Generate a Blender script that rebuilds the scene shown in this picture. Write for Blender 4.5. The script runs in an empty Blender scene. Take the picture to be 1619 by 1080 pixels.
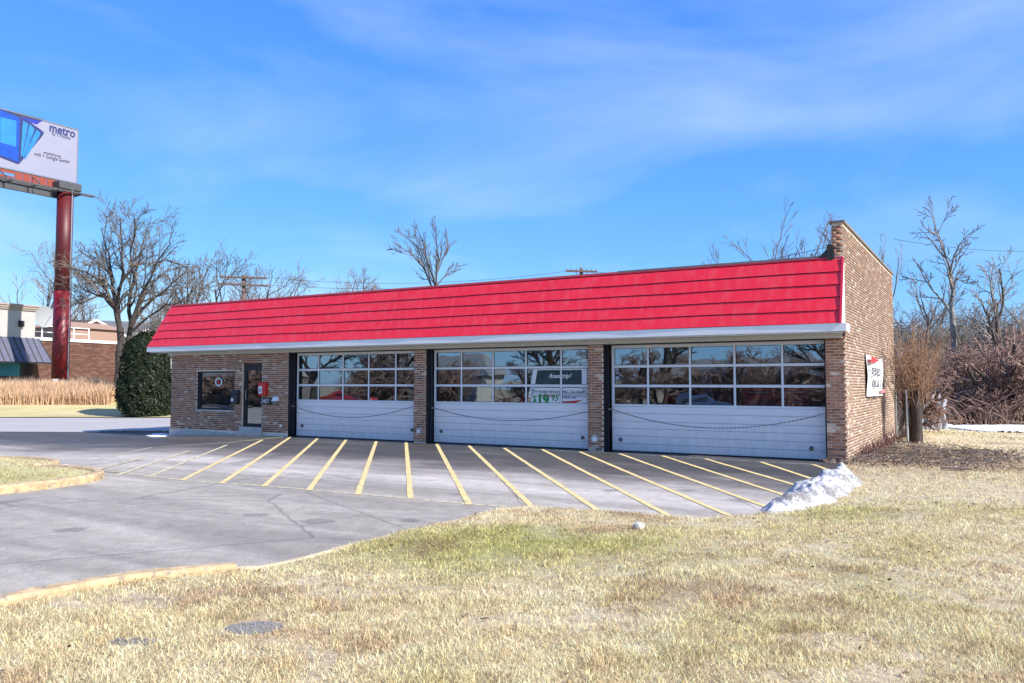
import bpy, bmesh, math, random
import numpy as np
from mathutils import Vector, Matrix

# ------------------------------------------------------------------ camera, sky, sun, exposure
SC = bpy.context.scene
F, CX, CY, HOR, H = 1284., 809.5, 540., 605., 1.9
TH = math.atan((HOR - CY) / F)
cam_d = bpy.data.cameras.new('camera'); cam = bpy.data.objects.new('camera', cam_d)
SC.collection.objects.link(cam); SC.camera = cam
cam_d.sensor_width = 36; cam_d.lens = 36 * F / 1619.; cam_d.clip_start = .1; cam_d.clip_end = 3000
cam.location = (0, 0, H); cam.rotation_euler = (math.radians(90) + TH, 0, 0)

SUN_AZ, SUN_EL = 125., 38.          # azimuth clockwise from +Y: from the right, just grazing the front, so the eaves shade the front wall
wd = bpy.data.worlds.new('World'); SC.world = wd; wd.use_nodes = True
nt = wd.node_tree; nt.nodes.clear()
def N(nt, t, **k):
    n = nt.nodes.new(t)
    for a, v in k.items():
        if a in ('inp',):
            for i, x in v.items(): n.inputs[i].default_value = x
        else: setattr(n, a, v)
    return n
sky = N(nt, 'ShaderNodeTexSky', sky_type='NISHITA', sun_disc=False, sun_elevation=math.radians(SUN_EL),
        sun_rotation=math.radians(SUN_AZ), air_density=1.0, dust_density=0.4, ozone_density=3.2, altitude=200)
tc = N(nt, 'ShaderNodeTexCoord')
mp = N(nt, 'ShaderNodeMapping'); mp.inputs['Scale'].default_value = (1.6, 2.6, 5.0); mp.inputs['Rotation'].default_value = (0.1, 0.7, 0.4)
mp.inputs['Location'].default_value = (2.35, 1.1, 0.2)
nz = N(nt, 'ShaderNodeTexNoise', inp={'Scale': 1.15, 'Detail': 7.0, 'Roughness': .5, 'Distortion': .35})
rp = N(nt, 'ShaderNodeValToRGB'); rp.color_ramp.elements[0].position = .44; rp.color_ramp.elements[1].position = .84
rp.color_ramp.elements[0].color = (0, 0, 0, 1); rp.color_ramp.elements[1].color = (.42, .42, .42, 1)
mx = N(nt, 'ShaderNodeMixRGB'); mx.inputs[2].default_value = (3.0, 3.2, 3.6, 1)
bg = N(nt, 'ShaderNodeBackground'); bg.inputs[1].default_value = 0.117
out = N(nt, 'ShaderNodeOutputWorld')
L = nt.links.new
# the whole dome graded by one tone curve per channel (an even, deep blue day)
sp = N(nt, 'ShaderNodeSeparateColor'); cb = N(nt, 'ShaderNodeCombineColor'); L(sky.outputs[0], sp.inputs[0])
for i, (g, a) in enumerate(((.98, .225), (.72, .545), (.29, 1.82))):
    pw = N(nt, 'ShaderNodeMath', operation='POWER', inp={1: g}); ml = N(nt, 'ShaderNodeMath', operation='MULTIPLY', inp={1: a})
    L(sp.outputs[i], pw.inputs[0]); L(pw.outputs[0], ml.inputs[0]); L(ml.outputs[0], cb.inputs[i])
# the bright aureole round the sun keeps its own strength
au = N(nt, 'ShaderNodeVectorMath', operation='SUBTRACT'); au.inputs[1].default_value = (9., 9., 9.)
am = N(nt, 'ShaderNodeVectorMath', operation='MAXIMUM'); am.inputs[1].default_value = (0., 0., 0.)
ad_ = N(nt, 'ShaderNodeVectorMath', operation='ADD'); L(sky.outputs[0], au.inputs[0]); L(au.outputs[0], am.inputs[0]); L(am.outputs[0], ad_.inputs[0]); L(cb.outputs[0], ad_.inputs[1])
L(ad_.outputs[0], mx.inputs[1]); L(tc.outputs['Generated'], mp.inputs[0]); L(mp.outputs[0], nz.inputs['Vector'])
L(nz.outputs['Fac'], rp.inputs[0]); L(rp.outputs[0], mx.inputs[0]); L(mx.outputs[0], bg.inputs[0]); L(bg.outputs[0], out.inputs[0])
sun_d = bpy.data.lights.new('sun', 'SUN'); sun_d.energy = 2.5; sun_d.angle = math.radians(.6); sun_d.color = (1, .95, .87)
sun = bpy.data.objects.new('sun', sun_d); SC.collection.objects.link(sun)
az, el = math.radians(SUN_AZ), math.radians(SUN_EL)
sdir = Vector((math.sin(az) * math.cos(el), math.cos(az) * math.cos(el), math.sin(el)))
sun.rotation_euler = sdir.to_track_quat('Z', 'Y').to_euler()
SC.view_settings.view_transform = 'Standard'; SC.view_settings.look = 'None'
SC.view_settings.exposure = 1.74; SC.view_settings.gamma = 1.0; SC.view_settings.use_curve_mapping = False

# ------------------------------------------------------------------ camera geometry helpers
Cc = np.array([0, 0, H])
def ray(px, py):
    x = (px - CX) / F; y = -(py - CY) / F; c, s = math.cos(TH), math.sin(TH)
    return np.array([x, c - y * s, s + y * c])
def onz(px, py, z=0.):
    r = ray(px, py); return Cc + (z - H) / r[2] * r
def dist(px, py, Y):
    r = ray(px, py); return Cc + Y / r[1] * r
r = ray(-1361, 605); A = math.atan2(r[1], r[0])
U = -np.array([math.cos(A), math.sin(A), 0.]); V = np.array([-U[1], U[0], 0.])
O = onz(1303, 731)
def fac(px, py, v=0.):
    r = ray(px, py); t = np.dot(O + V * v - Cc, V) / np.dot(r, V); p = Cc + t * r - O
    return float(np.dot(p, U)), float(p[2])
def side(px, py, u):
    r = ray(px, py); t = np.dot(O + U * u - Cc, U) / np.dot(r, U); p = Cc + t * r - O
    return float(np.dot(p, V)), float(p[2])
def sst(a, b, x):
    t = np.clip((np.asarray(x, float) - a) / (b - a), 0, 1); return t * t * (3 - 2 * t)
_g = np.random.RandomState(7).rand(256, 256)
def vnoise(x, y, s=1.):
    x = np.asarray(x, float) / s + 1000.; y = np.asarray(y, float) / s + 1000.
    i = np.floor(x).astype(int); j = np.floor(y).astype(int); a = x - i; b = y - j
    a = a * a * (3 - 2 * a); b = b * b * (3 - 2 * b); i %= 256; j %= 256; i1 = (i + 1) % 256; j1 = (j + 1) % 256
    return (_g[i, j] * (1 - a) + _g[i1, j] * a) * (1 - b) + (_g[i, j1] * (1 - a) + _g[i1, j1] * a) * b
def lotz(x, y):
    return -.2 * sst(-8, -15, x) + 0 * np.asarray(y, float)
def terr(x, y):
    return lotz(x, y) + 1.75 * sst(49, 67, np.asarray(y, float)) * sst(-2, -12, x) + .6 * sst(40, 70, np.asarray(y, float)) * (1 - sst(-2, -12, x))

# ------------------------------------------------------------------ object helpers
COL = SC.collection
def tagp(o, label=None, cat=None, group=None, kind=None):
    if label: o['label'] = label
    if cat: o['category'] = cat
    if group: o['group'] = group
    if kind: o['kind'] = kind
    return o
def link(name, me, mat=None, parent=None, loc=None):
    o = bpy.data.objects.new(name, me); COL.objects.link(o)
    if mat is not None and me is not None and len(me.materials) == 0: me.materials.append(mat)
    if parent is not None: o.parent = parent
    if loc is not None: o.location = loc
    return o
def empty(name, loc, rz=0., label=None, cat=None, group=None):
    o = bpy.data.objects.new(name, None); COL.objects.link(o); o.location = loc; o.rotation_euler = (0, 0, rz)
    o.empty_display_size = .2
    return tagp(o, label, cat, group)
def meshd(name, vs, fs, smooth=False):
    me = bpy.data.meshes.new(name); me.from_pydata([tuple(v) for v in vs], [], fs); me.update()
    if smooth: me.polygons.foreach_set('use_smooth', [True] * len(me.polygons))
    return me
def np_mesh(name, verts, tris, cols=None, smooth=False, n=3):
    verts = np.ascontiguousarray(verts, np.float32); tris = np.ascontiguousarray(tris, np.int32)
    me = bpy.data.meshes.new(name); me.vertices.add(len(verts)); me.vertices.foreach_set('co', verts.ravel())
    me.loops.add(tris.size); me.loops.foreach_set('vertex_index', tris.ravel())
    me.polygons.add(len(tris)); me.polygons.foreach_set('loop_start', np.arange(0, tris.size, n, dtype=np.int32))
    me.polygons.foreach_set('loop_total', np.full(len(tris), n, np.int32))
    if smooth: me.polygons.foreach_set('use_smooth', np.ones(len(tris), bool))
    if cols is not None:
        at = me.color_attributes.new('Col', 'FLOAT_COLOR', 'POINT'); c = np.ones((len(verts), 4), np.float32); c[:, :3] = cols
        at.data.foreach_set('color', c.ravel())
    me.update(calc_edges=True); me.validate(); return me
class MB:
    """collects shapes into one mesh"""
    def __init__(s): s.v = []; s.f = []
    def box(s, x0, x1, y0, y1, z0, z1):
        b = len(s.v); s.v += [(x, y, z) for z in (z0, z1) for x, y in ((x0, y0), (x1, y0), (x1, y1), (x0, y1))]
        s.f += [tuple(b + i for i in q) for q in ((3, 2, 1, 0), (4, 5, 6, 7), (0, 1, 5, 4), (1, 2, 6, 5), (2, 3, 7, 6), (3, 0, 4, 7))]; return s
    def hexa(s, p):
        b = len(s.v); s.v += [tuple(q) for q in p]
        s.f += [tuple(b + i for i in q) for q in ((3, 2, 1, 0), (4, 5, 6, 7), (0, 1, 5, 4), (1, 2, 6, 5), (2, 3, 7, 6), (3, 0, 4, 7))]; return s
    def bar(s, a, b_, w, h=None, up=(0, 0, 1)):
        a = Vector(a); b_ = Vector(b_); d = (b_ - a).normalized(); h = h or w; up = Vector(up)
        if abs(d.dot(up)) > .98: up = Vector((1, 0, 0))
        x = d.cross(up).normalized() * w / 2; y = x.cross(d).normalized() * h / 2
        return s.hexa([a - x - y, a + x - y, a + x + y, a - x + y, b_ - x - y, b_ + x - y, b_ + x + y, b_ - x + y])
    def tube(s, pts, rad, k=8, cap=True):
        b = len(s.v); n = len(pts); pts = [Vector(p) for p in pts]
        rad = rad if hasattr(rad, '__len__') else [rad] * n
        for i, p in enumerate(pts):
            d = (pts[min(i + 1, n - 1)] - pts[max(i - 1, 0)]).normalized(); u = Vector((0, 0, 1)) if abs(d.z) < .9 else Vector((1, 0, 0))
            x = d.cross(u).normalized(); y = d.cross(x).normalized()
            for j in range(k):
                t = 2 * math.pi * j / k; s.v.append(tuple(p + (x * math.cos(t) + y * math.sin(t)) * rad[i]))
        for i in range(n - 1):
            for j in range(k): s.f.append((b + i * k + j, b + i * k + (j + 1) % k, b + (i + 1) * k + (j + 1) % k, b + (i + 1) * k + j))
        if cap: s.f += [tuple(b + j for j in range(k)), tuple(b + (n - 1) * k + j for j in reversed(range(k)))]
        return s
    def disc(s, c, nrm, r, t, k=16):
        c = Vector(c); nrm = Vector(nrm).normalized(); return s.tube([c, c + nrm * t], r, k)
    def build(s, name, mat, parent=None, smooth=False, bevel=0):
        me = meshd(name, s.v, s.f, smooth)
        bm = bmesh.new(); bm.from_mesh(me); bmesh.ops.recalc_face_normals(bm, faces=bm.faces)
        if bevel: bmesh.ops.bevel(bm, geom=bm.edges[:], offset=bevel, segments=1, affect='EDGES')
        bm.to_mesh(me); bm.free()
        return link(name, me, mat, parent)
def poly_tri(poly):
    from mathutils.geometry import tessellate_polygon
    return tessellate_polygon([[Vector((p[0], p[1], 0)) for p in poly]])
def inpoly(x, y, poly):
    x = np.asarray(x); y = np.asarray(y); c = np.zeros(x.shape, bool); n = len(poly)
    for i in range(n):
        x0, y0 = poly[i][:2]; x1, y1 = poly[(i + 1) % n][:2]
        if y0 == y1: continue
        k = ((y0 > y) != (y1 > y)) & (x < (x1 - x0) * (y - y0) / (y1 - y0) + x0); c ^= k
    return c

# ------------------------------------------------------------------ materials
MATS = {}
def mat(name, col, rough=.7, var=.0, vs=8., bump=0., bs=60., metal=0., spec=.5, attr=False, trans=0., stretch=None, coat=0.):
    m = bpy.data.materials.new(name); m.use_nodes = True; nt = m.node_tree; b = nt.nodes['Principled BSDF']; L = nt.links.new
    b.inputs['Roughness'].default_value = rough; b.inputs['Metallic'].default_value = metal; b.inputs['Specular IOR Level'].default_value = spec
    b.inputs['Coat Weight'].default_value = coat
    tc = N(nt, 'ShaderNodeTexCoord'); src = tc.outputs['Object']
    if stretch:
        mpn = N(nt, 'ShaderNodeMapping'); mpn.inputs['Scale'].default_value = stretch; L(src, mpn.inputs[0]); src = mpn.outputs[0]
    if attr:
        a = N(nt, 'ShaderNodeVertexColor', layer_name='Col'); base = a.outputs[0]
    else:
        rgb = N(nt, 'ShaderNodeRGB'); rgb.outputs[0].default_value = (*col, 1); base = rgb.outputs[0]
    if var:
        nz = N(nt, 'ShaderNodeTexNoise', inp={'Scale': vs, 'Detail': 6., 'Roughness': .65}); L(src, nz.inputs['Vector'])
        mr = N(nt, 'ShaderNodeMapRange', inp={1: .25, 2: .75, 3: 1 - var, 4: 1 + var}); L(nz.outputs['Fac'], mr.inputs[0])
        mu = N(nt, 'ShaderNodeVectorMath', operation='SCALE'); L(base, mu.inputs[0]); L(mr.outputs[0], mu.inputs['Scale']); base = mu.outputs[0]
    L(base, b.inputs['Base Color'])
    if bump:
        n2 = N(nt, 'ShaderNodeTexNoise', inp={'Scale': bs, 'Detail': 4., 'Roughness': .6}); L(src, n2.inputs['Vector'])
        bp = N(nt, 'ShaderNodeBump', inp={'Strength': bump, 'Distance': .02}); L(n2.outputs['Fac'], bp.inputs['Height']); L(bp.outputs[0], b.inputs['Normal'])
    if trans:
        o = nt.nodes['Material Output']; t = N(nt, 'ShaderNodeBsdfTranslucent'); L(base, t.inputs[0]); ms = N(nt, 'ShaderNodeMixShader', inp={0: trans})
        L(b.outputs[0], ms.inputs[1]); L(t.outputs[0], ms.inputs[2]); L(ms.outputs[0], o.inputs[0])
    MATS[name] = m; return m
def srgb(r, g, b):
    f = lambda c: ((c / 255 + .055) / 1.055) ** 2.4 if c > 10 else c / 255 / 12.92
    return (f(r), f(g), f(b))

M_white = mat('white_paint', (.88, .87, .84), .45, .05, 3., .05, 30)
M_door = mat('door_white', (.88, .86, .84), .4, .05, 2.5, .03, 40, stretch=(1, 1, 3))
M_alu = mat('aluminium_frame', (.80, .81, .81), .35, .05, 6.)
M_black = mat('black_frame', (.012, .012, .016), .55, .2, 10.)
M_jamb = mat('jamb_dark', (.014, .014, .022), .6, .25, 4.)
M_beige = mat('soffit_beige', (.55, .53, .47), .6, .08, 4.)
M_conc = mat('concrete', (.52, .49, .44), .9, .18, 5., .3, 60)
M_mortar = mat('mortar', (.84, .71, .56), .95, .22, 6., .4, 80)
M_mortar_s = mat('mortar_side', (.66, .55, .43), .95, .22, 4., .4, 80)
M_red = None
M_coping = mat('coping', (.18, .16, .14), .8, .3, 5.)
M_dark = mat('interior_dark', (.045, .045, .05), .9, .3, 2.)
M_roofblk = mat('roof_felt', (.04, .038, .04), .9, .3, 5., .2, 40)
M_flash = mat('grey_flashing', (.2, .19, .18), .6, .3, 3.)
M_redtrim = mat('red_trim', (.62, .012, .045), .5, .12, 6.)
M_pinktrim = mat('faded_red_trim', (.6, .13, .13), .6, .2, 6.)
M_steel = mat('steel', (.35, .35, .36), .35, .1, 10., metal=.8)
M_redbox = mat('red_plastic', (.62, .02, .02), .35, .05)
M_orange = mat('orange_paint', (.24, .04, .02), .6, .15, 8)
M_wood = mat('weathered_wood', (.2, .15, .115), .9, .3, 6., .4, 40, stretch=(1, 1, .2))
M_yel = mat('yellow_line_paint', (.66, .50, .22), .8, .2, 5., .2, 120)
M_yelf = mat('faded_line_paint', (.58, .50, .31), .85, .25, 5., .2, 120)
M_curb = mat('curb_paint', (.50, .35, .19), .9, .45, 5., .6, 50); wearable = M_curb

def grime(m, z0, col, amt):
    """splashed road dirt along the bottom of the doors, in streaks"""
    nt = m.node_tree; b = nt.nodes['Principled BSDF']; L = nt.links.new; base = b.inputs['Base Color'].links[0].from_socket
    tc = N(nt, 'ShaderNodeTexCoord'); sp = N(nt, 'ShaderNodeSeparateXYZ'); L(tc.outputs['Object'], sp.inputs[0])
    mp = N(nt, 'ShaderNodeMapping'); mp.inputs['Scale'].default_value = (3.2, 3, .9); L(tc.outputs['Object'], mp.inputs[0])
    nz = N(nt, 'ShaderNodeTexNoise', inp={'Scale': 2.2, 'Detail': 8., 'Roughness': .75}); L(mp.outputs[0], nz.inputs['Vector'])
    h = N(nt, 'ShaderNodeMapRange', inp={1: 0., 2: z0, 3: .62, 4: .12}); L(sp.outputs['Z'], h.inputs[0])
    a = N(nt, 'ShaderNodeMath', operation='ADD'); L(nz.outputs['Fac'], a.inputs[0]); L(h.outputs[0], a.inputs[1])
    r = N(nt, 'ShaderNodeMapRange', inp={1: .72, 2: 1.25, 3: 0., 4: amt}); L(a.outputs[0], r.inputs[0])
    mx = N(nt, 'ShaderNodeMixRGB'); mx.inputs[2].default_value = (*col, 1); L(r.outputs[0], mx.inputs[0]); L(base, mx.inputs[1]); L(mx.outputs[0], b.inputs['Base Color'])
grime(M_door, .9, (.40, .37, .33), .5)
def red_mat():
    m = mat('red_roof_paint', (.78, .018, .036), .42, .06, 1.2, .0, 60, stretch=(.5, .5, .5), coat=.0)
    nt = m.node_tree; b = nt.nodes['Principled BSDF']; L = nt.links.new
    tc = N(nt, 'ShaderNodeTexCoord'); mp = N(nt, 'ShaderNodeMapping'); mp.inputs['Scale'].default_value = (2.2, 2.2, .25); L(tc.outputs['Object'], mp.inputs[0])
    nz = N(nt, 'ShaderNodeTexNoise', inp={'Scale': 3., 'Detail': 5.}); L(mp.outputs[0], nz.inputs['Vector'])
    bp = N(nt, 'ShaderNodeBump', inp={'Strength': .10, 'Distance': .02}); L(nz.outputs['Fac'], bp.inputs['Height']); L(bp.outputs[0], b.inputs['Normal'])
    # chalked, faded streaks in the paint, more to the left end
    r2 = N(nt, 'ShaderNodeValToRGB'); r2.color_ramp.elements[0].position = .45; r2.color_ramp.elements[1].position = .8
    r2.color_ramp.elements[0].color = (0, 0, 0, 1); r2.color_ramp.elements[1].color = (.38, .38, .38, 1); L(nz.outputs['Fac'], r2.inputs[0])
    base = b.inputs['Base Color'].links[0].from_socket
    mx = N(nt, 'ShaderNodeMixRGB'); mx.inputs[2].default_value = (.74, .12, .13, 1); L(r2.outputs[0], mx.inputs[0]); L(base, mx.inputs[1]); L(mx.outputs[0], b.inputs['Base Color'])
    return m
M_red = red_mat()

def brick_mat(name, src_kind, stops, tint=None):
    m = bpy.data.materials.new(name); m.use_nodes = True; nt = m.node_tree; b = nt.nodes['Principled BSDF']; L = nt.links.new
    b.inputs['Roughness'].default_value = .9; b.inputs['Specular IOR Level'].default_value = .2
    if src_kind == 'obj': s = N(nt, 'ShaderNodeObjectInfo').outputs['Random']
    else: s = N(nt, 'ShaderNodeVertexColor', layer_name='Col').outputs[0]
    rp = N(nt, 'ShaderNodeValToRGB'); rp.color_ramp.interpolation = 'LINEAR'; el = rp.color_ramp.elements
    for i, (p, c) in enumerate(stops):
        e = el[i] if i < 2 else el.new(p); e.position = p; e.color = (*c, 1)
    L(s, rp.inputs[0]); base = rp.outputs[0]
    tc = N(nt, 'ShaderNodeTexCoord')
    geo = N(nt, 'ShaderNodeNewGeometry')
    nz = N(nt, 'ShaderNodeTexNoise', inp={'Scale': 28., 'Detail': 5., 'Roughness': .7}); L(geo.outputs['Position'], nz.inputs['Vector'])
    mr = N(nt, 'ShaderNodeMapRange', inp={1: .3, 2: .7, 3: .72, 4: 1.28}); L(nz.outputs['Fac'], mr.inputs[0])
    mu = N(nt, 'ShaderNodeVectorMath', operation='SCALE'); L(base, mu.inputs[0]); L(mr.outputs[0], mu.inputs['Scale'])
    n3 = N(nt, 'ShaderNodeTexNoise', inp={'Scale': 5., 'Detail': 7., 'Roughness': .75}); L(geo.outputs['Position'], n3.inputs['Vector'])
    r3 = N(nt, 'ShaderNodeValToRGB'); r3.color_ramp.elements[0].position = .55; r3.color_ramp.elements[1].position = .72
    r3.color_ramp.elements[0].color = (0, 0, 0, 1); r3.color_ramp.elements[1].color = (.55, .55, .55, 1); L(n3.outputs['Fac'], r3.inputs[0])
    mx = N(nt, 'ShaderNodeMixRGB'); mx.inputs[2].default_value = (*(tint or (.5, .42, .35)), 1); L(r3.outputs[0], mx.inputs[0]); L(mu.outputs[0], mx.inputs[1])
    L(mx.outputs[0], b.inputs['Base Color'])
    bp = N(nt, 'ShaderNodeBump', inp={'Strength': .4, 'Distance': .01}); L(nz.outputs['Fac'], bp.inputs['Height']); L(bp.outputs[0], b.inputs['Normal'])
    return m
ST = [(0, (.20, .095, .06)), (.16, (.38, .155, .09)), (.34, (.26, .12, .075)), (.50, (.44, .20, .115)), (.66, (.33, .19, .115)), (.80, (.48, .27, .17)), (.90, (.12, .075, .06)), (.96, (.62, .50, .38))]
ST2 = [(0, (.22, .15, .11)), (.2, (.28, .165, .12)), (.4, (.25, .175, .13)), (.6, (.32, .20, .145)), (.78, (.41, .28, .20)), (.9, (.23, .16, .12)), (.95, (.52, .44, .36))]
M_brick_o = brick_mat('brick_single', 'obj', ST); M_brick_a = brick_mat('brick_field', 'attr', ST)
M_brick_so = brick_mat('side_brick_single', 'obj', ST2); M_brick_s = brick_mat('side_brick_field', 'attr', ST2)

def glass_mat(name, refl=.25, tint=(.55, .62, .62), bump=.02):
    m = bpy.data.materials.new(name); m.use_nodes = True; nt = m.node_tree; nt.nodes.remove(nt.nodes['Principled BSDF']); L = nt.links.new
    o = nt.nodes['Material Output']; g = N(nt, 'ShaderNodeBsdfGlossy', inp={'Roughness': .012}); g.inputs[0].default_value = (.78, .92, 1., 1)
    t = N(nt, 'ShaderNodeBsdfTransparent'); t.inputs[0].default_value = (*tint, 1)
    lw = N(nt, 'ShaderNodeFresnel', inp={'IOR': 1.55}); mr = N(nt, 'ShaderNodeMapRange', inp={1: 0., 2: .5, 3: refl, 4: 1.}); L(lw.outputs[0], mr.inputs[0])
    ms = N(nt, 'ShaderNodeMixShader'); L(mr.outputs[0], ms.inputs[0]); L(t.outputs[0], ms.inputs[1]); L(g.outputs[0], ms.inputs[2]); L(ms.outputs[0], o.inputs[0])
    if bump:
        geo = N(nt, 'ShaderNodeNewGeometry')
        nz = N(nt, 'ShaderNodeTexNoise', inp={'Scale': 1.4, 'Detail': 1.}); L(geo.outputs['Position'], nz.inputs['Vector'])
        bp = N(nt, 'ShaderNodeBump', inp={'Strength': bump, 'Distance': .3}); L(nz.outputs['Fac'], bp.inputs['Height']); L(bp.outputs[0], g.inputs['Normal']); 
    return m
M_glass = glass_mat('pane_glass', .27, (.84, .88, .88), bump=.006)
M_glass2 = glass_mat('dark_glass', .26, (.35, .38, .4), bump=.006)

def bark(name, c, v=.35): return mat(name, c, .9, v, 3., .4, 20)
M_bark = bark('bark_grey', (.10, .08, .07)); M_barkd = bark('bark_dark', (.05, .039, .034))
M_twig = bark('twig_grey', (.15, .125, .105)); M_twigr = bark('twig_reddish', (.27, .17, .135)); M_twigp = bark('twig_pale', (.24, .21, .18))
M_twigo = bark('twig_orange', (.27, .16, .095))

# ------------------------------------------------------------------ ground, road, lot, lawns
def curb_line(pts): return [tuple(onz(x, y)[:2]) for x, y in pts]
lawn_edge = curb_line([(-300, 1040), (-120, 995), (0, 970), (100, 948), (200, 929), (300, 913), (372, 907), (410, 909), (480, 889), (560, 868), (640, 848), (720, 829), (790, 811), (820, 806), (850, 806), (900, 810), (1000, 818), (1080, 824), (1150, 826), (1200, 822), (1230, 808), (1275, 790), (1310, 770)])
corner = O + U * .56 + V * -.02
back_corner = O + U * .56 + V * 12
near_lawn = lawn_edge + [tuple(corner[:2]), tuple(back_corner[:2]), (18, 62), (90, 62), (90, -14), (-14, -14), (-14, 2.0)]
def patchcol(x, y):
    """colour of the dormant grass at a spot: straw, green and brown in patches"""
    x = np.asarray(x, float); y = np.asarray(y, float)
    straw = np.array([.63, .50, .315]); green = np.array([.36, .36, .11]); brown = np.array([.26, .155, .09]); pale = np.array([.74, .64, .46])
    n1 = vnoise(x, y, 2.3) * .6 + vnoise(x + 31, y - 7, .8) * .4; n2 = vnoise(x - 11, y + 5, 1.1) * .6 + vnoise(x + 3, y + 9, .3) * .4; n3 = vnoise(x + 50, y, .5)
    zone = 1.25 * np.exp(-(((x - .5) / 2.9) ** 2 + ((y - 9.4) / 2.0) ** 2)) + .5 * np.exp(-(((x + 2.0) / 1.2) ** 2 + ((y - 8.4) / 1.2) ** 2)) + .35 * sst(30, 45, y)
    g = np.clip((n1 - .5) * 2.0 + zone * .9 - .05, 0, 1) * .8
    bn = np.clip((n2 - .58) * 5, 0, 1) * .5 + .5 * np.exp(-(((x - 9.5) / 3) ** 2 + ((y - 20) / 3.4) ** 2))
    bn = np.clip(bn, 0, .85)
    c = straw[None] * (1 - n3[..., None] * .5) + pale[None] * (n3[..., None] * .5) if x.ndim else straw
    c = c * (1 - g[..., None]) + green * g[..., None]; c = c * (1 - bn[..., None]) + brown * bn[..., None]
    return c
M_lawn = mat('lawn_soil', (0, 0, 0), .95, .38, 9., .9, 45, attr=True)
M_grass = mat('grass_blades', (0, 0, 0), .75, 0, attr=True, trans=.3, spec=.2)
def nland(x, y):   # near-lawn height
    return .065 + .05 * (vnoise(x, y, 2.2) - .5) + .02 * (vnoise(x, y, .5) - .5) + lotz(x, y) + terr(x, y) * 0 + .6 * sst(40, 70, y) * (1 - sst(-2, -12, x)) * 1.
def grid_sheet(name, x0, x1, y0, y1, step, poly, hf, mt, edge_fit=True, cf=patchcol):
    """height-field sheet clipped to a polygon by cutting along its edges"""
    bm = bmesh.new()
    f = bm.faces.new([bm.verts.new((p[0], p[1], 0)) for p in poly])
    bmesh.ops.triangulate(bm, faces=[f])
    def cuts(a, b, st):
        k = a + st
        while k < b - 1e-6:
            yield k; k += st
    for ax, (a, b) in enumerate(((x0, x1), (y0, y1))):
        for k in step(ax):
            if a < k < b:
                co = (k, 0, 0) if ax == 0 else (0, k, 0); no = (1, 0, 0) if ax == 0 else (0, 1, 0)
                bmesh.ops.bisect_plane(bm, geom=bm.verts[:] + bm.edges[:] + bm.faces[:], plane_co=co, plane_no=no)
    bm.normal_update()
    for f in bm.faces:
        if f.normal.z < 0: f.normal_flip()
    bmesh.ops.triangulate(bm, faces=bm.faces[:])
    me = bpy.data.meshes.new(name); bm.to_mesh(me); bm.free()
    n = len(me.vertices); co = np.zeros(n * 3); me.vertices.foreach_get('co', co); co = co.reshape(-1, 3)
    co[:, 2] = hf(co[:, 0], co[:, 1]); me.vertices.foreach_set('co', co.ravel())
    if cf is not None:
        at = me.color_attributes.new('Col', 'FLOAT_COLOR', 'POINT'); c = np.ones((n, 4)); c[:, :3] = cf(co[:, 0], co[:, 1]); at.data.foreach_set('color', c.ravel())
    me.polygons.foreach_set('use_smooth', [True] * len(me.polygons)); me.update()
    return link(name, me, mt)

# broad ground under everything, out to the horizon
gx = np.concatenate([np.linspace(-900, -90, 8), np.linspace(-80, 80, 81), np.linspace(90, 900, 8)])
gy = np.concatenate([np.linspace(-500, -70, 6), np.linspace(-60, 100, 81), np.linspace(120, 1500, 9)])
GX, GY = np.meshgrid(gx, gy); gz = terr(GX, GY) - .05
gv = np.stack([GX.ravel(), GY.ravel(), gz.ravel()], 1); nx = len(gx); q = []
for j in range(len(gy) - 1):
    for i in range(nx - 1): a = j * nx + i; q.append((a, a + 1, a + nx + 1, a + nx))
M_ground = mat('ground_soil', (.27, .215, .13), .95, .35, .6, .3, 6)
go = link('ground', np_mesh('ground', gv, np.array(q), n=4, smooth=True), M_ground); go['kind'] = 'structure'

steps_near = lambda ax: (list(np.arange(-13, 40, .6)) if ax == 0 else list(np.arange(-12, 62, .8)))
lawn = grid_sheet('lawn', -14, 90, -14, 62, steps_near, near_lawn, nland, M_lawn, cf=lambda x, y: patchcol(x, y) * (.72 + .24 * sst(16, 34, y))[:, None]); lawn['kind'] = 'structure'

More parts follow.
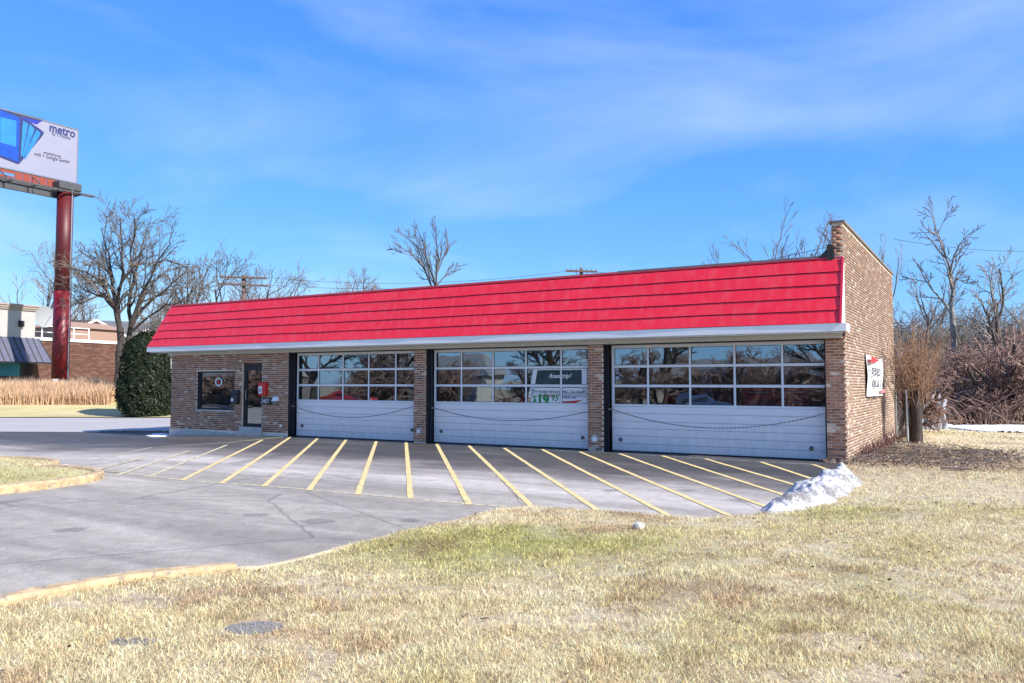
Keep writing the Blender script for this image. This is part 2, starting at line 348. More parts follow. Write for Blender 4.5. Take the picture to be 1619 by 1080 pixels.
# asphalt lot
def asphalt_mat():
    m = bpy.data.materials.new('asphalt'); m.use_nodes = True; nt = m.node_tree; b = nt.nodes['Principled BSDF']; L = nt.links.new
    b.inputs['Roughness'].default_value = .85
    g = N(nt, 'ShaderNodeNewGeometry'); P = g.outputs['Position']
    mp = N(nt, 'ShaderNodeMapping'); mp.inputs['Location'].default_value = tuple(-O); L(P, mp.inputs[0])
    rot = N(nt, 'ShaderNodeVectorRotate', rotation_type='Z_AXIS'); rot.inputs['Angle'].default_value = -math.atan2(U[1], U[0]); L(mp.outputs[0], rot.inputs['Vector'])
    sep = N(nt, 'ShaderNodeSeparateXYZ'); L(rot.outputs[0], sep.inputs[0])
    big = N(nt, 'ShaderNodeTexNoise', inp={'Scale': .35, 'Detail': 5., 'Roughness': .6}); L(rot.outputs[0], big.inputs['Vector'])
    strm = N(nt, 'ShaderNodeMapping'); strm.inputs['Scale'].default_value = (.16, .9, 1); strm.inputs['Rotation'].default_value = (0, 0, .25); L(rot.outputs[0], strm.inputs[0])
    stn = N(nt, 'ShaderNodeTexNoise', inp={'Scale': 1.3, 'Detail': 7., 'Roughness': .68, 'Distortion': .6}); L(strm.outputs[0], stn.inputs['Vector'])
    fine = N(nt, 'ShaderNodeTexNoise', inp={'Scale': 70., 'Detail': 3., 'Roughness': .7}); L(P, fine.inputs['Vector'])
    mid = N(nt, 'ShaderNodeTexNoise', inp={'Scale': 4., 'Detail': 6., 'Roughness': .7}); L(P, mid.inputs['Vector'])
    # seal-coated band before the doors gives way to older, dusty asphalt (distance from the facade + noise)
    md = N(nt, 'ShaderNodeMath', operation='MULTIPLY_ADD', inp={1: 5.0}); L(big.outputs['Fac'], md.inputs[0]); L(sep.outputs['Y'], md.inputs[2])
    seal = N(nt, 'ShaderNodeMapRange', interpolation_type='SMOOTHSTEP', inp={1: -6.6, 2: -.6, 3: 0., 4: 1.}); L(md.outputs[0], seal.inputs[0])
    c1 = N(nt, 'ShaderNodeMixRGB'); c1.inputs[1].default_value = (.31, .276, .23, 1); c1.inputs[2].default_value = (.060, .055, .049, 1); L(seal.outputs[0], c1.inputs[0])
    # salt dust: pale bands, strongest along the outer edge of the painted zone
    dd = N(nt, 'ShaderNodeMath', operation='ADD', inp={1: 7.2}); L(sep.outputs['Y'], dd.inputs[0])
    d2 = N(nt, 'ShaderNodeMath', operation='ABSOLUTE'); L(dd.outputs[0], d2.inputs[0])
    d3 = N(nt, 'ShaderNodeMapRange', interpolation_type='SMOOTHSTEP', inp={1: 0., 2: 2.6, 3: .34, 4: 0.}); L(d2.outputs[0], d3.inputs[0])
    ad = N(nt, 'ShaderNodeMath', operation='ADD'); L(stn.outputs['Fac'], ad.inputs[0]); L(d3.outputs[0], ad.inputs[1])
    sr = N(nt, 'ShaderNodeMapRange', inp={1: .50, 2: .9, 3: 0., 4: .8}); L(ad.outputs[0], sr.inputs[0])
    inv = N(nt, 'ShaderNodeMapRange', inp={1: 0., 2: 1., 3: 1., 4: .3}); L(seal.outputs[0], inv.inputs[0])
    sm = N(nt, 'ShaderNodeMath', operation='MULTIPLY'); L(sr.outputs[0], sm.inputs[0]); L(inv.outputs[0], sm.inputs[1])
    c2 = N(nt, 'ShaderNodeMixRGB'); c2.inputs[2].default_value = (.54, .49, .43, 1); L(sm.outputs[0], c2.inputs[0]); L(c1.outputs[0], c2.inputs[1])
    # damp dark patches
    wr = N(nt, 'ShaderNodeMapRange', inp={1: .385, 2: .27, 3: 0., 4: .8}); L(stn.outputs['Fac'], wr.inputs[0])
    c3 = N(nt, 'ShaderNodeMixRGB'); c3.inputs[2].default_value = (.07, .07, .075, 1); L(wr.outputs[0], c3.inputs[0]); L(c2.outputs[0], c3.inputs[1])
    # oil spots and gum: scattered dark blots of several sizes
    ov = N(nt, 'ShaderNodeTexVoronoi', inp={'Scale': .9, 'Randomness': 1.}); L(rot.outputs[0], ov.inputs['Vector'])
    osz = N(nt, 'ShaderNodeSeparateColor'); L(ov.outputs['Color'], osz.inputs[0])
    oth = N(nt, 'ShaderNodeMapRange', inp={1: .55, 2: 1., 3: 0., 4: .34}); L(osz.outputs[0], oth.inputs[0])
    od = N(nt, 'ShaderNodeMath', operation='MULTIPLY_ADD', inp={1: .22}); L(mid.outputs['Fac'], od.inputs[0]); L(ov.outputs['Distance'], od.inputs[2])
    oe = N(nt, 'ShaderNodeMath', operation='SUBTRACT'); L(oth.outputs[0], oe.inputs[0]); L(od.outputs[0], oe.inputs[1])
    of = N(nt, 'ShaderNodeMapRange', inp={1: -.04, 2: .06, 3: 0., 4: .45}); L(oe.outputs[0], of.inputs[0])
    c3b = N(nt, 'ShaderNodeMixRGB'); c3b.inputs[2].default_value = (.06, .058, .055, 1); L(of.outputs[0], c3b.inputs[0]); L(c3.outputs[0], c3b.inputs[1])
    # cracks
    vm = N(nt, 'ShaderNodeMixRGB', inp={0: .12}); L(rot.outputs[0], vm.inputs[1]); L(mid.outputs['Color'], vm.inputs[2])
    vo = N(nt, 'ShaderNodeTexVoronoi', feature='DISTANCE_TO_EDGE', inp={'Scale': .27}); L(vm.outputs[0], vo.inputs['Vector'])
    cr = N(nt, 'ShaderNodeMapRange', inp={1: .002, 2: .006, 3: .8, 4: 0.}); L(vo.outputs['Distance'], cr.inputs[0])
    cm = N(nt, 'ShaderNodeMath', operation='MULTIPLY'); L(cr.outputs[0], cm.inputs[0]); L(mid.outputs['Fac'], cm.inputs[1])
    c4 = N(nt, 'ShaderNodeMixRGB'); c4.inputs[2].default_value = (.05, .05, .05, 1); L(cm.outputs[0], c4.inputs[0]); L(c3b.outputs[0], c4.inputs[1])
    fm = N(nt, 'ShaderNodeMapRange', inp={1: .3, 2: .7, 3: .6, 4: 1.4}); L(fine.outputs['Fac'], fm.inputs[0])
    mm = N(nt, 'ShaderNodeMapRange', inp={1: .3, 2: .7, 3: .80, 4: 1.18}); L(mid.outputs['Fac'], mm.inputs[0])
    pm0 = N(nt, 'ShaderNodeMath', operation='MULTIPLY'); L(fm.outputs[0], pm0.inputs[0]); L(mm.outputs[0], pm0.inputs[1])
    ln = N(nt, 'ShaderNodeMapping'); ln.inputs['Scale'].default_value = (.10, .55, 1); ln.inputs['Rotation'].default_value = (0, 0, -.15); L(rot.outputs[0], ln.inputs[0])
    ws = N(nt, 'ShaderNodeTexNoise', inp={'Scale': 1.6, 'Detail': 3., 'Distortion': .8}); L(ln.outputs[0], ws.inputs['Vector'])
    wsr = N(nt, 'ShaderNodeMapRange', inp={1: .35, 2: .65, 3: .76, 4: 1.14}); L(ws.outputs['Fac'], wsr.inputs[0])
    pm = N(nt, 'ShaderNodeMath', operation='MULTIPLY'); L(pm0.outputs[0], pm.inputs[0]); L(wsr.outputs[0], pm.inputs[1])
    sc = N(nt, 'ShaderNodeVectorMath', operation='SCALE'); L(c4.outputs[0], sc.inputs[0]); L(pm.outputs[0], sc.inputs['Scale']); L(sc.outputs[0], b.inputs['Base Color'])
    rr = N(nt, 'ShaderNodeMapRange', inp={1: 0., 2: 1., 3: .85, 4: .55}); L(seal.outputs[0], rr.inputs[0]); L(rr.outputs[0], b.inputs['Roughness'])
    bp = N(nt, 'ShaderNodeBump', inp={'Strength': .35, 'Distance': .01}); L(fine.outputs['Fac'], bp.inputs['Height']); L(bp.outputs[0], b.inputs['Normal'])
    return m
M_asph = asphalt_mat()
M_road = mat('road_concrete', (.36, .34, .325), .85, .14, .8, .2, 60, stretch=(.3, 1, 1))
fl = O + U * -24.3
lot_poly = [(-60, -2.0), (-14, 1.5)] + lawn_edge[1:] + [tuple(corner[:2]), tuple((O + U * .56 + V * .285)[:2]), tuple((O + U * -24.1 + V * .285)[:2]), (-14.2, 34.6), (-26, 35.2), (-60, 36)]
road_poly = [(-90, 35.9), (-60, 35.96), (-26, 35.16), (-14.2, 34.56), (-10.5, 37.), (4, 62), (-4, 62), (-14, 48.6), (-90, 48.6)]
steps_lot = lambda ax: list(np.arange(-40, 4, 2.)) if ax == 0 else list(np.arange(0, 62, 1.5))
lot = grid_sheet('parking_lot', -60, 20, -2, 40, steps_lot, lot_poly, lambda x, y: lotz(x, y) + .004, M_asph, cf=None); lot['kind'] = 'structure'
road = grid_sheet('road', -90, 10, 30, 62, steps_lot, road_poly, lambda x, y: terr(x, y) + .002, M_road, cf=None); road['kind'] = 'structure'
far_poly = [(-90, 48.7), (-14, 48.7), (-4, 62), (-4, 84), (-90, 84)]
def farcol(x, y):
    c = patchcol(x * .35, y * .8); return c * .45 + np.array([.40, .36, .12]) * .55
farl = grid_sheet('far_lawn', -90, 0, 48, 90, lambda ax: (list(np.arange(-80, -3, 1.5)) if ax == 0 else list(np.arange(49, 84, 1.2))), far_poly,
                  lambda x, y: terr(x, y) + .05, M_lawn, cf=farcol); farl['kind'] = 'structure'

def strip(name, pts, w, h, mt, hf, drop=0., z0=0., parent=None, kindp=None):
    """kerb: a bar with a bevelled top swept along a line"""
    P = [np.array(p[:2]) for p in pts]; D = []
    Q = []
    for i in range(len(P) - 1):
        n = max(1, int(np.linalg.norm(P[i + 1] - P[i]) / .25))
        for k in range(n): Q.append(P[i] + (P[i + 1] - P[i]) * k / n)
    Q.append(P[-1]); Q = np.array(Q)
    for _ in range(2): Q[1:-1] = (Q[:-2] + Q[1:-1] * 2 + Q[2:]) / 4
    rs = random.Random(3); vs = []; fs = []; b = h * .25
    prof = [(-w / 2, -.12), (-w / 2, h - b), (-w / 2 + b, h), (w / 2 - b, h), (w / 2, h - b), (w / 2, -.12)]
    for i, p in enumerate(Q):
        d = Q[min(i + 1, len(Q) - 1)] - Q[max(i - 1, 0)]; d /= np.linalg.norm(d); nn = np.array([-d[1], d[0]]); z = float(hf(p[0], p[1]))
        z -= drop * max(0., 1 - (len(Q) - 1 - i) / 4.) * .07
        for a, c in prof:
            jj = rs.uniform(-.006, .006); q = p + nn * (a + jj); vs.append((q[0], q[1], z + c + rs.uniform(-.005, .005)))
    k = len(prof)
    for i in range(len(Q) - 1):
        for j in range(k - 1): fs.append((i * k + j, i * k + j + 1, (i + 1) * k + j + 1, (i + 1) * k + j))
    fs += [tuple(range(k)), tuple((len(Q) - 1) * k + j for j in reversed(range(k)))]
    o = link(name, meshd(name, vs, fs), mt, parent)
    bm = bmesh.new(); bm.from_mesh(o.data); bmesh.ops.recalc_face_normals(bm, faces=bm.faces); bm.to_mesh(o.data); bm.free()
    return o
c1 = strip('kerb', lawn_edge[:7], .20, .14, M_curb, lotz, .5); c1['kind'] = 'structure'
M_curbg = mat('worn_kerb_concrete', (.46, .38, .26), .9, .35, 6., .5, 50); c2 = strip('kerb', lawn_edge[6:20], .08, .06, M_curbg, lotz); c2['kind'] = 'structure'

# grassed island at the left with its curled kerbs
isl1 = curb_line([(-260, 716), (-100, 717), (0, 719.5), (40, 722), (72, 726.5), (89, 731), (84, 736), (66, 738.5), (48, 740)])
isl2 = curb_line([(70, 742), (105, 744.5), (140, 749), (160, 755), (150, 761), (110, 768), (60, 774), (0, 780), (-120, 790), (-400, 812)])
M_curb2 = M_curb
o = strip('kerb', isl1, .2, .15, M_curb, lotz); o['kind'] = 'structure'
o = strip('kerb', isl2, .2, .15, M_curb, lotz); o['kind'] = 'structure'
isl_poly = [p for p in isl1[:5]] + curb_line([(83, 731), (60, 738), (48, 741)]) + isl2[:3] + curb_line([(154, 755), (146, 759.5)]) + isl2[5:]
isle = grid_sheet('grass_island', -60, 0, 0, 40, lambda ax: list(np.arange(-40, 0, .8)) if ax == 0 else list(np.arange(5, 30, .8)), isl_poly,
                  lambda x, y: lotz(x, y) + .10 + .04 * (vnoise(x, y, 1.5) - .3), M_lawn, cf=farcol); isle['kind'] = 'structure'

# painted lines on the lot, each a part of the lot
LINES = [((229, 723), (144, 746)), ((299, 713), (183, 753)), ((359, 704), (234, 755)), ((415, 696), (288, 760)), ((460, 691), (350, 765)), ((503, 693), (417, 770)),
         ((548, 695), (488, 776)), ((595, 698), (565, 783)), ((642, 699), (649, 789)), ((690, 702), (742, 799)), ((741, 705), (842, 803)), ((797, 709), (950, 811)),
         ((857, 711), (1065, 820)), ((917, 715), (1172, 824)), ((980, 718), (1255, 818)), ((1047, 721), (1290, 800)), ((1115, 726), (1310, 783)), ((1203, 731), (1315, 768)), ((1285, 735), (1340, 754))]
M_yel_n = M_yel.node_tree
def wear(m, thr=.62):
    """paint worn through in places: flakes show the asphalt colour"""
    nt = m.node_tree; b = nt.nodes['Principled BSDF']; L = nt.links.new; base = b.inputs['Base Color'].links[0].from_socket
    g = N(nt, 'ShaderNodeNewGeometry'); nz = N(nt, 'ShaderNodeTexNoise', inp={'Scale': 9., 'Detail': 8., 'Roughness': .75}); L(g.outputs['Position'], nz.inputs['Vector'])
    r = N(nt, 'ShaderNodeMapRange', inp={1: thr - .05, 2: thr + .08, 3: 0., 4: .9}); L(nz.outputs['Fac'], r.inputs[0])
    mx = N(nt, 'ShaderNodeMixRGB'); mx.inputs[2].default_value = (.16, .155, .15, 1); L(r.outputs[0], mx.inputs[0]); L(base, mx.inputs[1]); L(mx.outputs[0], b.inputs['Base Color'])
wear(M_yel, .58); wear(M_yelf, .52); wear(M_curb, .56)
def paint_line(pts, w, mt, z=.008):
    P = [np.array(p[:2], float) for p in pts]; Q = []
    for i in range(len(P) - 1):
        n = max(1, int(np.linalg.norm(P[i + 1] - P[i]) / .3))
        for k in range(n): Q.append(P[i] + (P[i + 1] - P[i]) * k / n)
    Q.append(P[-1]); vs = []; fs = []; rs = random.Random(len(Q))
    for i, p in enumerate(Q):
        d = Q[min(i + 1, len(Q) - 1)] - Q[max(i - 1, 0)]; d = d / np.linalg.norm(d); nn = np.array([-d[1], d[0]])
        for s in (-1, 1):
            q = p + nn * s * (w / 2 + rs.uniform(-.006, .006)); vs.append((q[0], q[1], float(lotz(q[0], q[1])) + z))
    for i in range(len(Q) - 1): fs.append((2 * i + 1, 2 * i, 2 * i + 2, 2 * i + 3))
    return link('painted_line', meshd('painted_line', vs, fs), mt, lot)
for i, (a, b) in enumerate(LINES):
    za = float(lotz(*onz(*a)[:2])); zb = float(lotz(*onz(*b)[:2]))
    pa, pb = onz(*a, za), onz(*b, zb)
    paint_line([pa, pb], .10, M_yelf if i < 3 else M_yel, .012)
paint_line([onz(463, 690), onz(360, 701, -.03), onz(240, 711.5, -.15), onz(135, 737, -.15)], .09, M_yelf)
paint_line([onz(100, 748, -.13), onz(185, 754, -.1), onz(300, 761), onz(400, 767), onz(560, 781), onz(745, 798), onz(850, 804)], .08, M_yelf)
mwl = mat('white_line_paint', (.55, .55, .55), .85, .2, 5); wear(mwl, .5)
paint_line([onz(466, 692), onz(560, 696.5), onz(700, 702.5), onz(850, 711), onz(1000, 718), onz(1150, 727), onz(1300, 735.5)], .035, mwl, .007)

# ------------------------------------------------------------------ the auto repair shop
RZ = math.atan2(U[1], U[0])
shop = empty('auto_repair_shop', tuple(O), RZ, 'long low brick garage with red metal mansard roof and three wide white glazed bay doors', 'building')
UL, UR, VB, WT = -24.15, .52, 11.0, 5.72
def sh(mb, name, m, parent=shop, **k): return mb.build(name, m, parent, **k)
D = [(-17.79, -12.26), (-11.79, -6.19), (-5.73, .08)]
walls = []
# masonry backing (mortar colour), bricks stand 8 mm proud
mb = MB()
front_rects = [(UL, D[0][0], -.1, 3.06, [(-22.6, -20.55, .88, 2.33), (-20.15, -19.1, .30, 2.6)]), (D[0][1], D[1][0], -.05, 3.02, []), (D[1][1], D[2][0], -.05, 3.02, []), (D[2][1], UR, -.05, 3.06, [])]
def cells(u0, u1, z0, z1, holes):
    us = sorted({u0, u1, *[h[0] for h in holes], *[h[1] for h in holes]}); zs = sorted({z0, z1, *[h[2] for h in holes], *[h[3] for h in holes]})
    for i in range(len(us) - 1):
        for j in range(len(zs) - 1):
            cu, cz = (us[i] + us[i + 1]) / 2, (zs[j] + zs[j + 1]) / 2
            if not any(h[0] < cu < h[1] and h[2] < cz < h[3] for h in holes): yield us[i], us[i + 1], zs[j], zs[j + 1]
for (u0, u1, z0, z1, hs_) in front_rects:
    mb = MB()
    for a, b, c, d in cells(u0, u1, z0, z1, hs_): mb.box(a, b, 0, .28, c, d)
    sh(mb, 'front_wall', M_mortar)
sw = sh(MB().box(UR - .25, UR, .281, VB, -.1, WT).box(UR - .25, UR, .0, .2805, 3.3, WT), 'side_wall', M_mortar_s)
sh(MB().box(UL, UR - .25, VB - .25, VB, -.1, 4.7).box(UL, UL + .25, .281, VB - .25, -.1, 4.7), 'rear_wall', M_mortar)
# concrete stem walls
sh(MB().hexa([(UL - .03, -.03, -.35), (-19.9, -.03, -.2), (-19.9, .02, -.2), (UL - .03, .02, -.35), (UL - .03, -.03, .13), (-19.9, -.03, .03), (-19.9, .02, .03), (UL - .03, .02, .13)])
   .box(-19.9, D[0][0], -.02, .02, -.2, .03), 'foundation', M_conc)
sh(MB().hexa([(UR - .44, -.035, -.35), (UR + .045, -.035, -.35), (UR + .045, VB, -.3), (UR - .44, VB, -.3), (UR - .44, -.035, -.03), (UR + .045, -.035, -.03), (UR + .045, VB, .16), (UR - .44, VB, .16)]), 'foundation', M_conc)

CO, BL, BT, J = .0722, .197, .0545, .020
proto_b = {}
def brick_data(L_, ax):
    k = (round(L_, 2), ax)
    if k not in proto_b:
        h = BT / 2; l = L_ / 2; t = .016
        m = MB()
        m.box(-l, l, -t, 0, -h, h) if ax == 0 else m.box(0, t, -l, l, -h, h)
        me = meshd('brick', m.v, m.f); bm = bmesh.new(); bm.from_mesh(me); bmesh.ops.recalc_face_normals(bm, faces=bm.faces); bm.to_mesh(me); bm.free()
        me.materials.append(M_brick_o if ax == 0 else M_brick_so); proto_b[k] = me
    return proto_b[k]
def lay(a0, a1, z0, z1, holes, seed=0, off=0.):
    rs = random.Random(seed); out_ = []; z = z0; r_ = 0
    while z + BT <= z1 + .001:
        x = a0 - (BL + J) / 2 * (r_ % 2) - off
        while x < a1:
            segs = [(max(x, a0), min(x + BL, a1))]
            for h in holes:
                if z + BT > h[2] + .01 and z < h[3] - .01:
                    ns = []
                    for s, e in segs:
                        if e <= h[0] or s >= h[1]: ns.append((s, e))
                        else:
                            if s < h[0]: ns.append((s, h[0]))
                            if e > h[1]: ns.append((h[1], e))
                    segs = ns
            for s, e in segs:
                if e - s > .035: out_.append(((s + e) / 2, z + BT / 2, e - s, rs.random(), rs.uniform(0, .006)))
            x += BL + J
        z += CO; r_ += 1
    return out_
# the nearest bricks one by one: right pier, second pier, the near foot of the side wall
singles = []
pier3 = lay(D[2][1], UR + .006, .0, 3.05, [], 1); pier2 = lay(D[1][1], D[2][0], .04, 2.98, [], 2)
sidel = lay(.012, VB, .03, WT - .05, [], 3)
def side_ok(b): return b[1] > .0 + .015 * b[0]
singles_f = [b for b in pier3] + [b for b in pier2]
near_side = [b for b in sidel if b[0] < 1.1]; near_side.sort(key=lambda b: abs(b[1] - 1.2)); 
budget = 298 - len(singles_f); ns = set(id(b) for b in near_side[:max(0, budget)])
for b in singles_f:
    o = bpy.data.objects.new('brick', brick_data(b[2], 0)); COL.objects.link(o); o.parent = shop; o.location = (b[0], .004 - b[4], b[1])
for b in sidel:
    if id(b) in ns:
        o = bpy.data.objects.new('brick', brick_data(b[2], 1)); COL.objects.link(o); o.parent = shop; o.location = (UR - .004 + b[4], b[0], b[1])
def brick_field(name, items, ax, m, parent, base):
    n = len(items); vs = np.zeros((n, 8, 3)); it = np.array(items); h = BT / 2; l = it[:, 2] / 2; t0 = -.01; t1 = .009 + it[:, 4]
    sg = [(-1, 0, -1), (1, 0, -1), (1, 1, -1), (-1, 1, -1), (-1, 0, 1), (1, 0, 1), (1, 1, 1), (-1, 1, 1)]
    for k, (a, b, c) in enumerate(sg):
        if ax == 0: vs[:, k, 0] = it[:, 0] + a * l; vs[:, k, 1] = -(t1 if b == 0 else t0) + base
        else: vs[:, k, 1] = it[:, 0] + a * l; vs[:, k, 0] = (t1 if b == 0 else t0) + base
        vs[:, k, 2] = it[:, 1] + c * h
    fq = np.array([(0, 1, 5, 4), (1, 2, 6, 5), (3, 0, 4, 7), (4, 5, 6, 7), (3, 2, 1, 0)])
    if ax == 1: fq = fq[:, ::-1]
    fs = (fq[None] + (np.arange(n) * 8)[:, None, None]).reshape(-1, 4); cols = np.repeat(it[:, 3], 8)[:, None] * np.ones(3)
    o = link(name, np_mesh(name, vs.reshape(-1, 3), fs, cols, n=4), m, parent); o['kind'] = 'stuff'; return o
fw = lay(UL, D[0][0], .14, 3.04, front_rects[0][4], 5) + lay(D[0][1], D[1][0], .05, 2.98, [], 6)
brick_field('front_brickwork', fw, 0, M_brick_a, shop, 0.)
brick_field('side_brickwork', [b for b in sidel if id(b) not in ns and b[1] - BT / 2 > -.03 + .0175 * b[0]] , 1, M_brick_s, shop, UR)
# parapet front end, coping
pe = lay(UR - .25, UR, 4.95, WT - .05, [], 9); brick_field('parapet_end_brickwork', pe, 0, M_brick_a, shop, 0.)
sh(MB().box(UR - .30, UR + .05, -.04, VB + .05, WT, WT + .06), 'coping', M_coping)
sh(MB().box(UR - .27, UR - .2, -.02, .0, 4.86, 5.16).box(UR - .36, UR - .26, -.02, .35, 4.84, 5.22).hexa([(UR - .62, .0, 4.86), (UR - .3, .0, 4.86), (UR - .3, .5, 4.86), (UR - .62, .5, 4.86), (UR - .38, .0, 5.1), (UR - .3, .0, 5.1), (UR - .3, .5, 5.1), (UR - .38, .5, 5.1)]), 'tar_flashing', M_roofblk)
sh(MB().box(UL, UR - .25, .1, VB - .25, 4.55, 4.7), 'flat_roof', M_roofblk)
sh(MB().box(UL + .25, UR - .25, .29, VB - .25, -.2, .004), 'garage_floor', mat('garage_floor_paint', (.16, .16, .165), .5, .2, 1.))
sh(MB().box(UL + .25, UR - .25, .9, VB - .25, 3.9, 4.0).box(-18.2, -18., .3, VB - .25, .004, 3.9), 'ceiling', M_dark)
# header over the bays, soffit, fascia
sh(MB().box(D[0][0], UR - .001, .0, .9, 2.93, 3.9), 'header_beam', M_jamb)
for (a, b) in D:
    sh(MB().box(a, a + .012, .0, .34, 0, 2.93).box(b - .012, b, .0, .34, 0, 2.93), 'door_jamb', M_jamb)
sh(MB().box(UL - .75, UR - .03, -.47, .28, 3.06, 3.10), 'soffit', M_beige)
sh(MB().box(UL - .05, UR - .05, -.14, -.02, 2.955, 3.058), 'soffit_board', M_beige)
sh(MB().box(UL - .86, UR + .11, -.50, -.47, 3.10, 3.285).box(UL - .86, UL - .83, -.47, .3, 3.10, 3.285).box(UR + .08, UR + .11, -.47, 0.05, 3.10, 3.285).box(UR + .001, UR + .08, -.47, .05, 3.10, 3.13), 'fascia', M_white)
# mansard: five long courses of red metal
v0, z0, v1, z1 = -.47, 3.29, .02, 4.86; ub, ut = UL - .83, UL - .12
for i in range(5):
    a, b = i / 5, (i + 1) / 5; pa = (v0 + (v1 - v0) * a, z0 + (z1 - z0) * a); pb = (v0 + (v1 - v0) * b, z0 + (z1 - z0) * b)
    la, lb = ub + (ut - ub) * a, ub + (ut - ub) * b; d = .042; nseg = 26; m = MB(); rs = random.Random(i)
    ring = []
    xs0 = np.linspace(la, UR, nseg); xs1 = np.linspace(lb, UR, nseg)
    for k in range(nseg):
        w = rs.uniform(-.006, .006)
        ring.append([(xs0[k], pa[0] - d + .012 + w, pa[1] + .004 + w), (xs0[k], pa[0] - d + w, pa[1] + .004 + w), (xs1[k], pb[0] - .026, pb[1] - .012), (xs1[k], pb[0] - .014, pb[1] - .012)])
    for k in range(nseg - 1): m.hexa([ring[k][0], ring[k][1], ring[k][2], ring[k][3], ring[k + 1][0], ring[k + 1][1], ring[k + 1][2], ring[k + 1][3]])
    # left return of the same course
    m.hexa([(la - .02, pa[0] - d + .02, pa[1] + .004), (la - d, pa[0] - d + .013, pa[1] + .004), (la - d, 2.5, pa[1] + .004), (la - .02, 2.5, pa[1] + .004), (lb + .01, pb[0] - .02, pb[1] - .03), (lb - .034, pb[0] - .02, pb[1] - .03), (lb - .034, 2.5, pb[1] - .03), (lb + .01, 2.5, pb[1] - .03)])
    me = meshd('roof_panel', m.v, m.f); bm = bmesh.new(); bm.from_mesh(me); bmesh.ops.remove_doubles(bm, verts=bm.verts, dist=1e-4); bmesh.ops.recalc_face_normals(bm, faces=bm.faces); bm.to_mesh(me); bm.free()
    link('roof_panel', me, M_red, shop)
sh(MB().hexa([(ub, v0 + .025, z0), (UR - .01, v0 + .025, z0), (UR - .01, .25, z0), (ub, .25, z0), (ut + .08, v1 + .025, z1 - .01), (UR - .01, v1 + .025, z1 - .01), (UR - .01, .25, z1 - .01), (ut + .08, .25, z1 - .01)]), 'mansard_frame', mat('dark_red_backing', (.10, .008, .012), .9))
sh(MB().box(ut - .02, UR - .01, v1 - .03, .14, 4.868, 4.905), 'ridge_trim', M_redtrim)
sh(MB().box(ut - .04, -5.3, v1 - .02, .16, 4.906, 4.945), 'ridge_cap', M_pinktrim)
sh(MB().box(-5.298, UR - .3, v1 - .015, .16, 4.906, 4.965), 'ridge_cap', M_flash, bevel=.004)['label'] = 'grey weathered ridge cap on the right part'
sh(MB().bar((UR - .01, v0 - .05, z0), (UR - .01, v1 - .03, z1 + .02), .05, .04), 'end_trim', M_redtrim)
sh(MB().hexa([(UR - .004, v0 - .02, z0), (UR + .012, v0 - .02, z0), (UR + .012, .012, z0), (UR - .004, .012, z0), (UR - .004, v1 - .02, z1), (UR + .012, v1 - .02, z1), (UR + .012, .012, z1), (UR - .004, .012, z1)]), 'end_flashing', M_white)

# ---- bay doors
FR = [0.0, .0145, .187, .393, .600, .809, .986, 1.0]
def bay_door(a, b, sc_locks):
    W = b - a; v = .30
    g = MB()   # perimeter + weather strip
    g.box(a, b, v + .0, v + .05, 2.87, 2.935)
    d = sh(g, 'garage_door', M_alu); d['label'] = 'white garage door with three rows of glazing'
    zs = [.035, .235, .445, .645, .84, 1.06, 1.245]
    for i in range(6):
        m = MB().box(a + .004, b - .004, v + (.0 if i % 2 else .003), v + .045, zs[i] + .004, zs[i + 1] - .004); m.build('door_panel', M_door, d, bevel=.004)
    MB().box(a + .01, b - .01, v + .012, v + .04, .03, 1.25).build('door_core', M_flash, d)
    MB().box(a, b, v - .005, v + .05, -.02, .034).build('rubber_seal', M_black, d)
    rows = [(1.31, 1.775), (1.845, 2.31), (2.38, 2.845)]
    m = MB(); 
    for z0_, z1_ in ((1.246, 1.31), (1.775, 1.845), (2.31, 2.38), (2.845, 2.869)): m.box(a, b, v, v + .045, z0_, z1_)
    m.build('rail', M_alu, d, bevel=.003)
    xs = [a + W * f for f in FR]
    cols = [(xs[0], xs[1])] + [(xs[k] - .028, xs[k] + .028) for k in (2, 3, 4, 5)] + [(xs[6], xs[7])]
    for c0, c1 in cols:
        m = MB()
        for z0_, z1_ in rows: m.box(c0, c1, v + .002, v + .043, z0_, z1_)
        m.build('mullion', M_alu, d)
    for r_, (z0_, z1_) in enumerate(rows):
        for k in range(5):
            x0, x1 = cols[k][1], cols[k + 1][0]
            t = random.Random(r_ * 7 + k + int(a * 10)).uniform(-.0035, .0035); t2 = random.Random(r_ * 17 + k + int(a * 10)).uniform(-.002, .002)
            p = MB(); p.v = [(x0, v + .02 - t, z0_), (x1, v + .02 + t, z0_ + 0), (x1, v + .02 + t + t2, z1_), (x0, v + .02 - t + t2, z1_)]; p.f = [(0, 1, 2, 3)]
            link('pane', meshd('pane', p.v, p.f), M_glass, d)
            m2 = MB(); e = .012
            m2.box(x0, x1, v + .004, v + .018, z0_, z0_ + e).box(x0, x1, v + .004, v + .018, z1_ - e, z1_).box(x0, x0 + e, v + .004, v + .018, z0_ + e, z1_ - e).box(x1 - e, x1, v + .004, v + .018, z0_ + e, z1_ - e)
            m2.build('gasket', M_black, d)
    for (lx, lz) in sc_locks:
        m = MB().disc((lx, v - .004, lz), (0, -1, 0), .05, .03, 16); m.build('lock_ring', M_black, d)
        MB().disc((lx + .012, v - .035, lz), (0, -1, 0), .022, .006, 10).build('lock_core', M_steel, d)
    return d
def fl3(px, py): return fac(px, py, .27)
bay_door(-17.68, -12.2, [fl3(477, 673), fl3(651, 680)]); bay_door(-11.70, -6.13, [fl3(697, 682), fl3(921, 692)]); bay_door(-5.61, .09, [fl3(981, 695), fl3(1283, 709)])
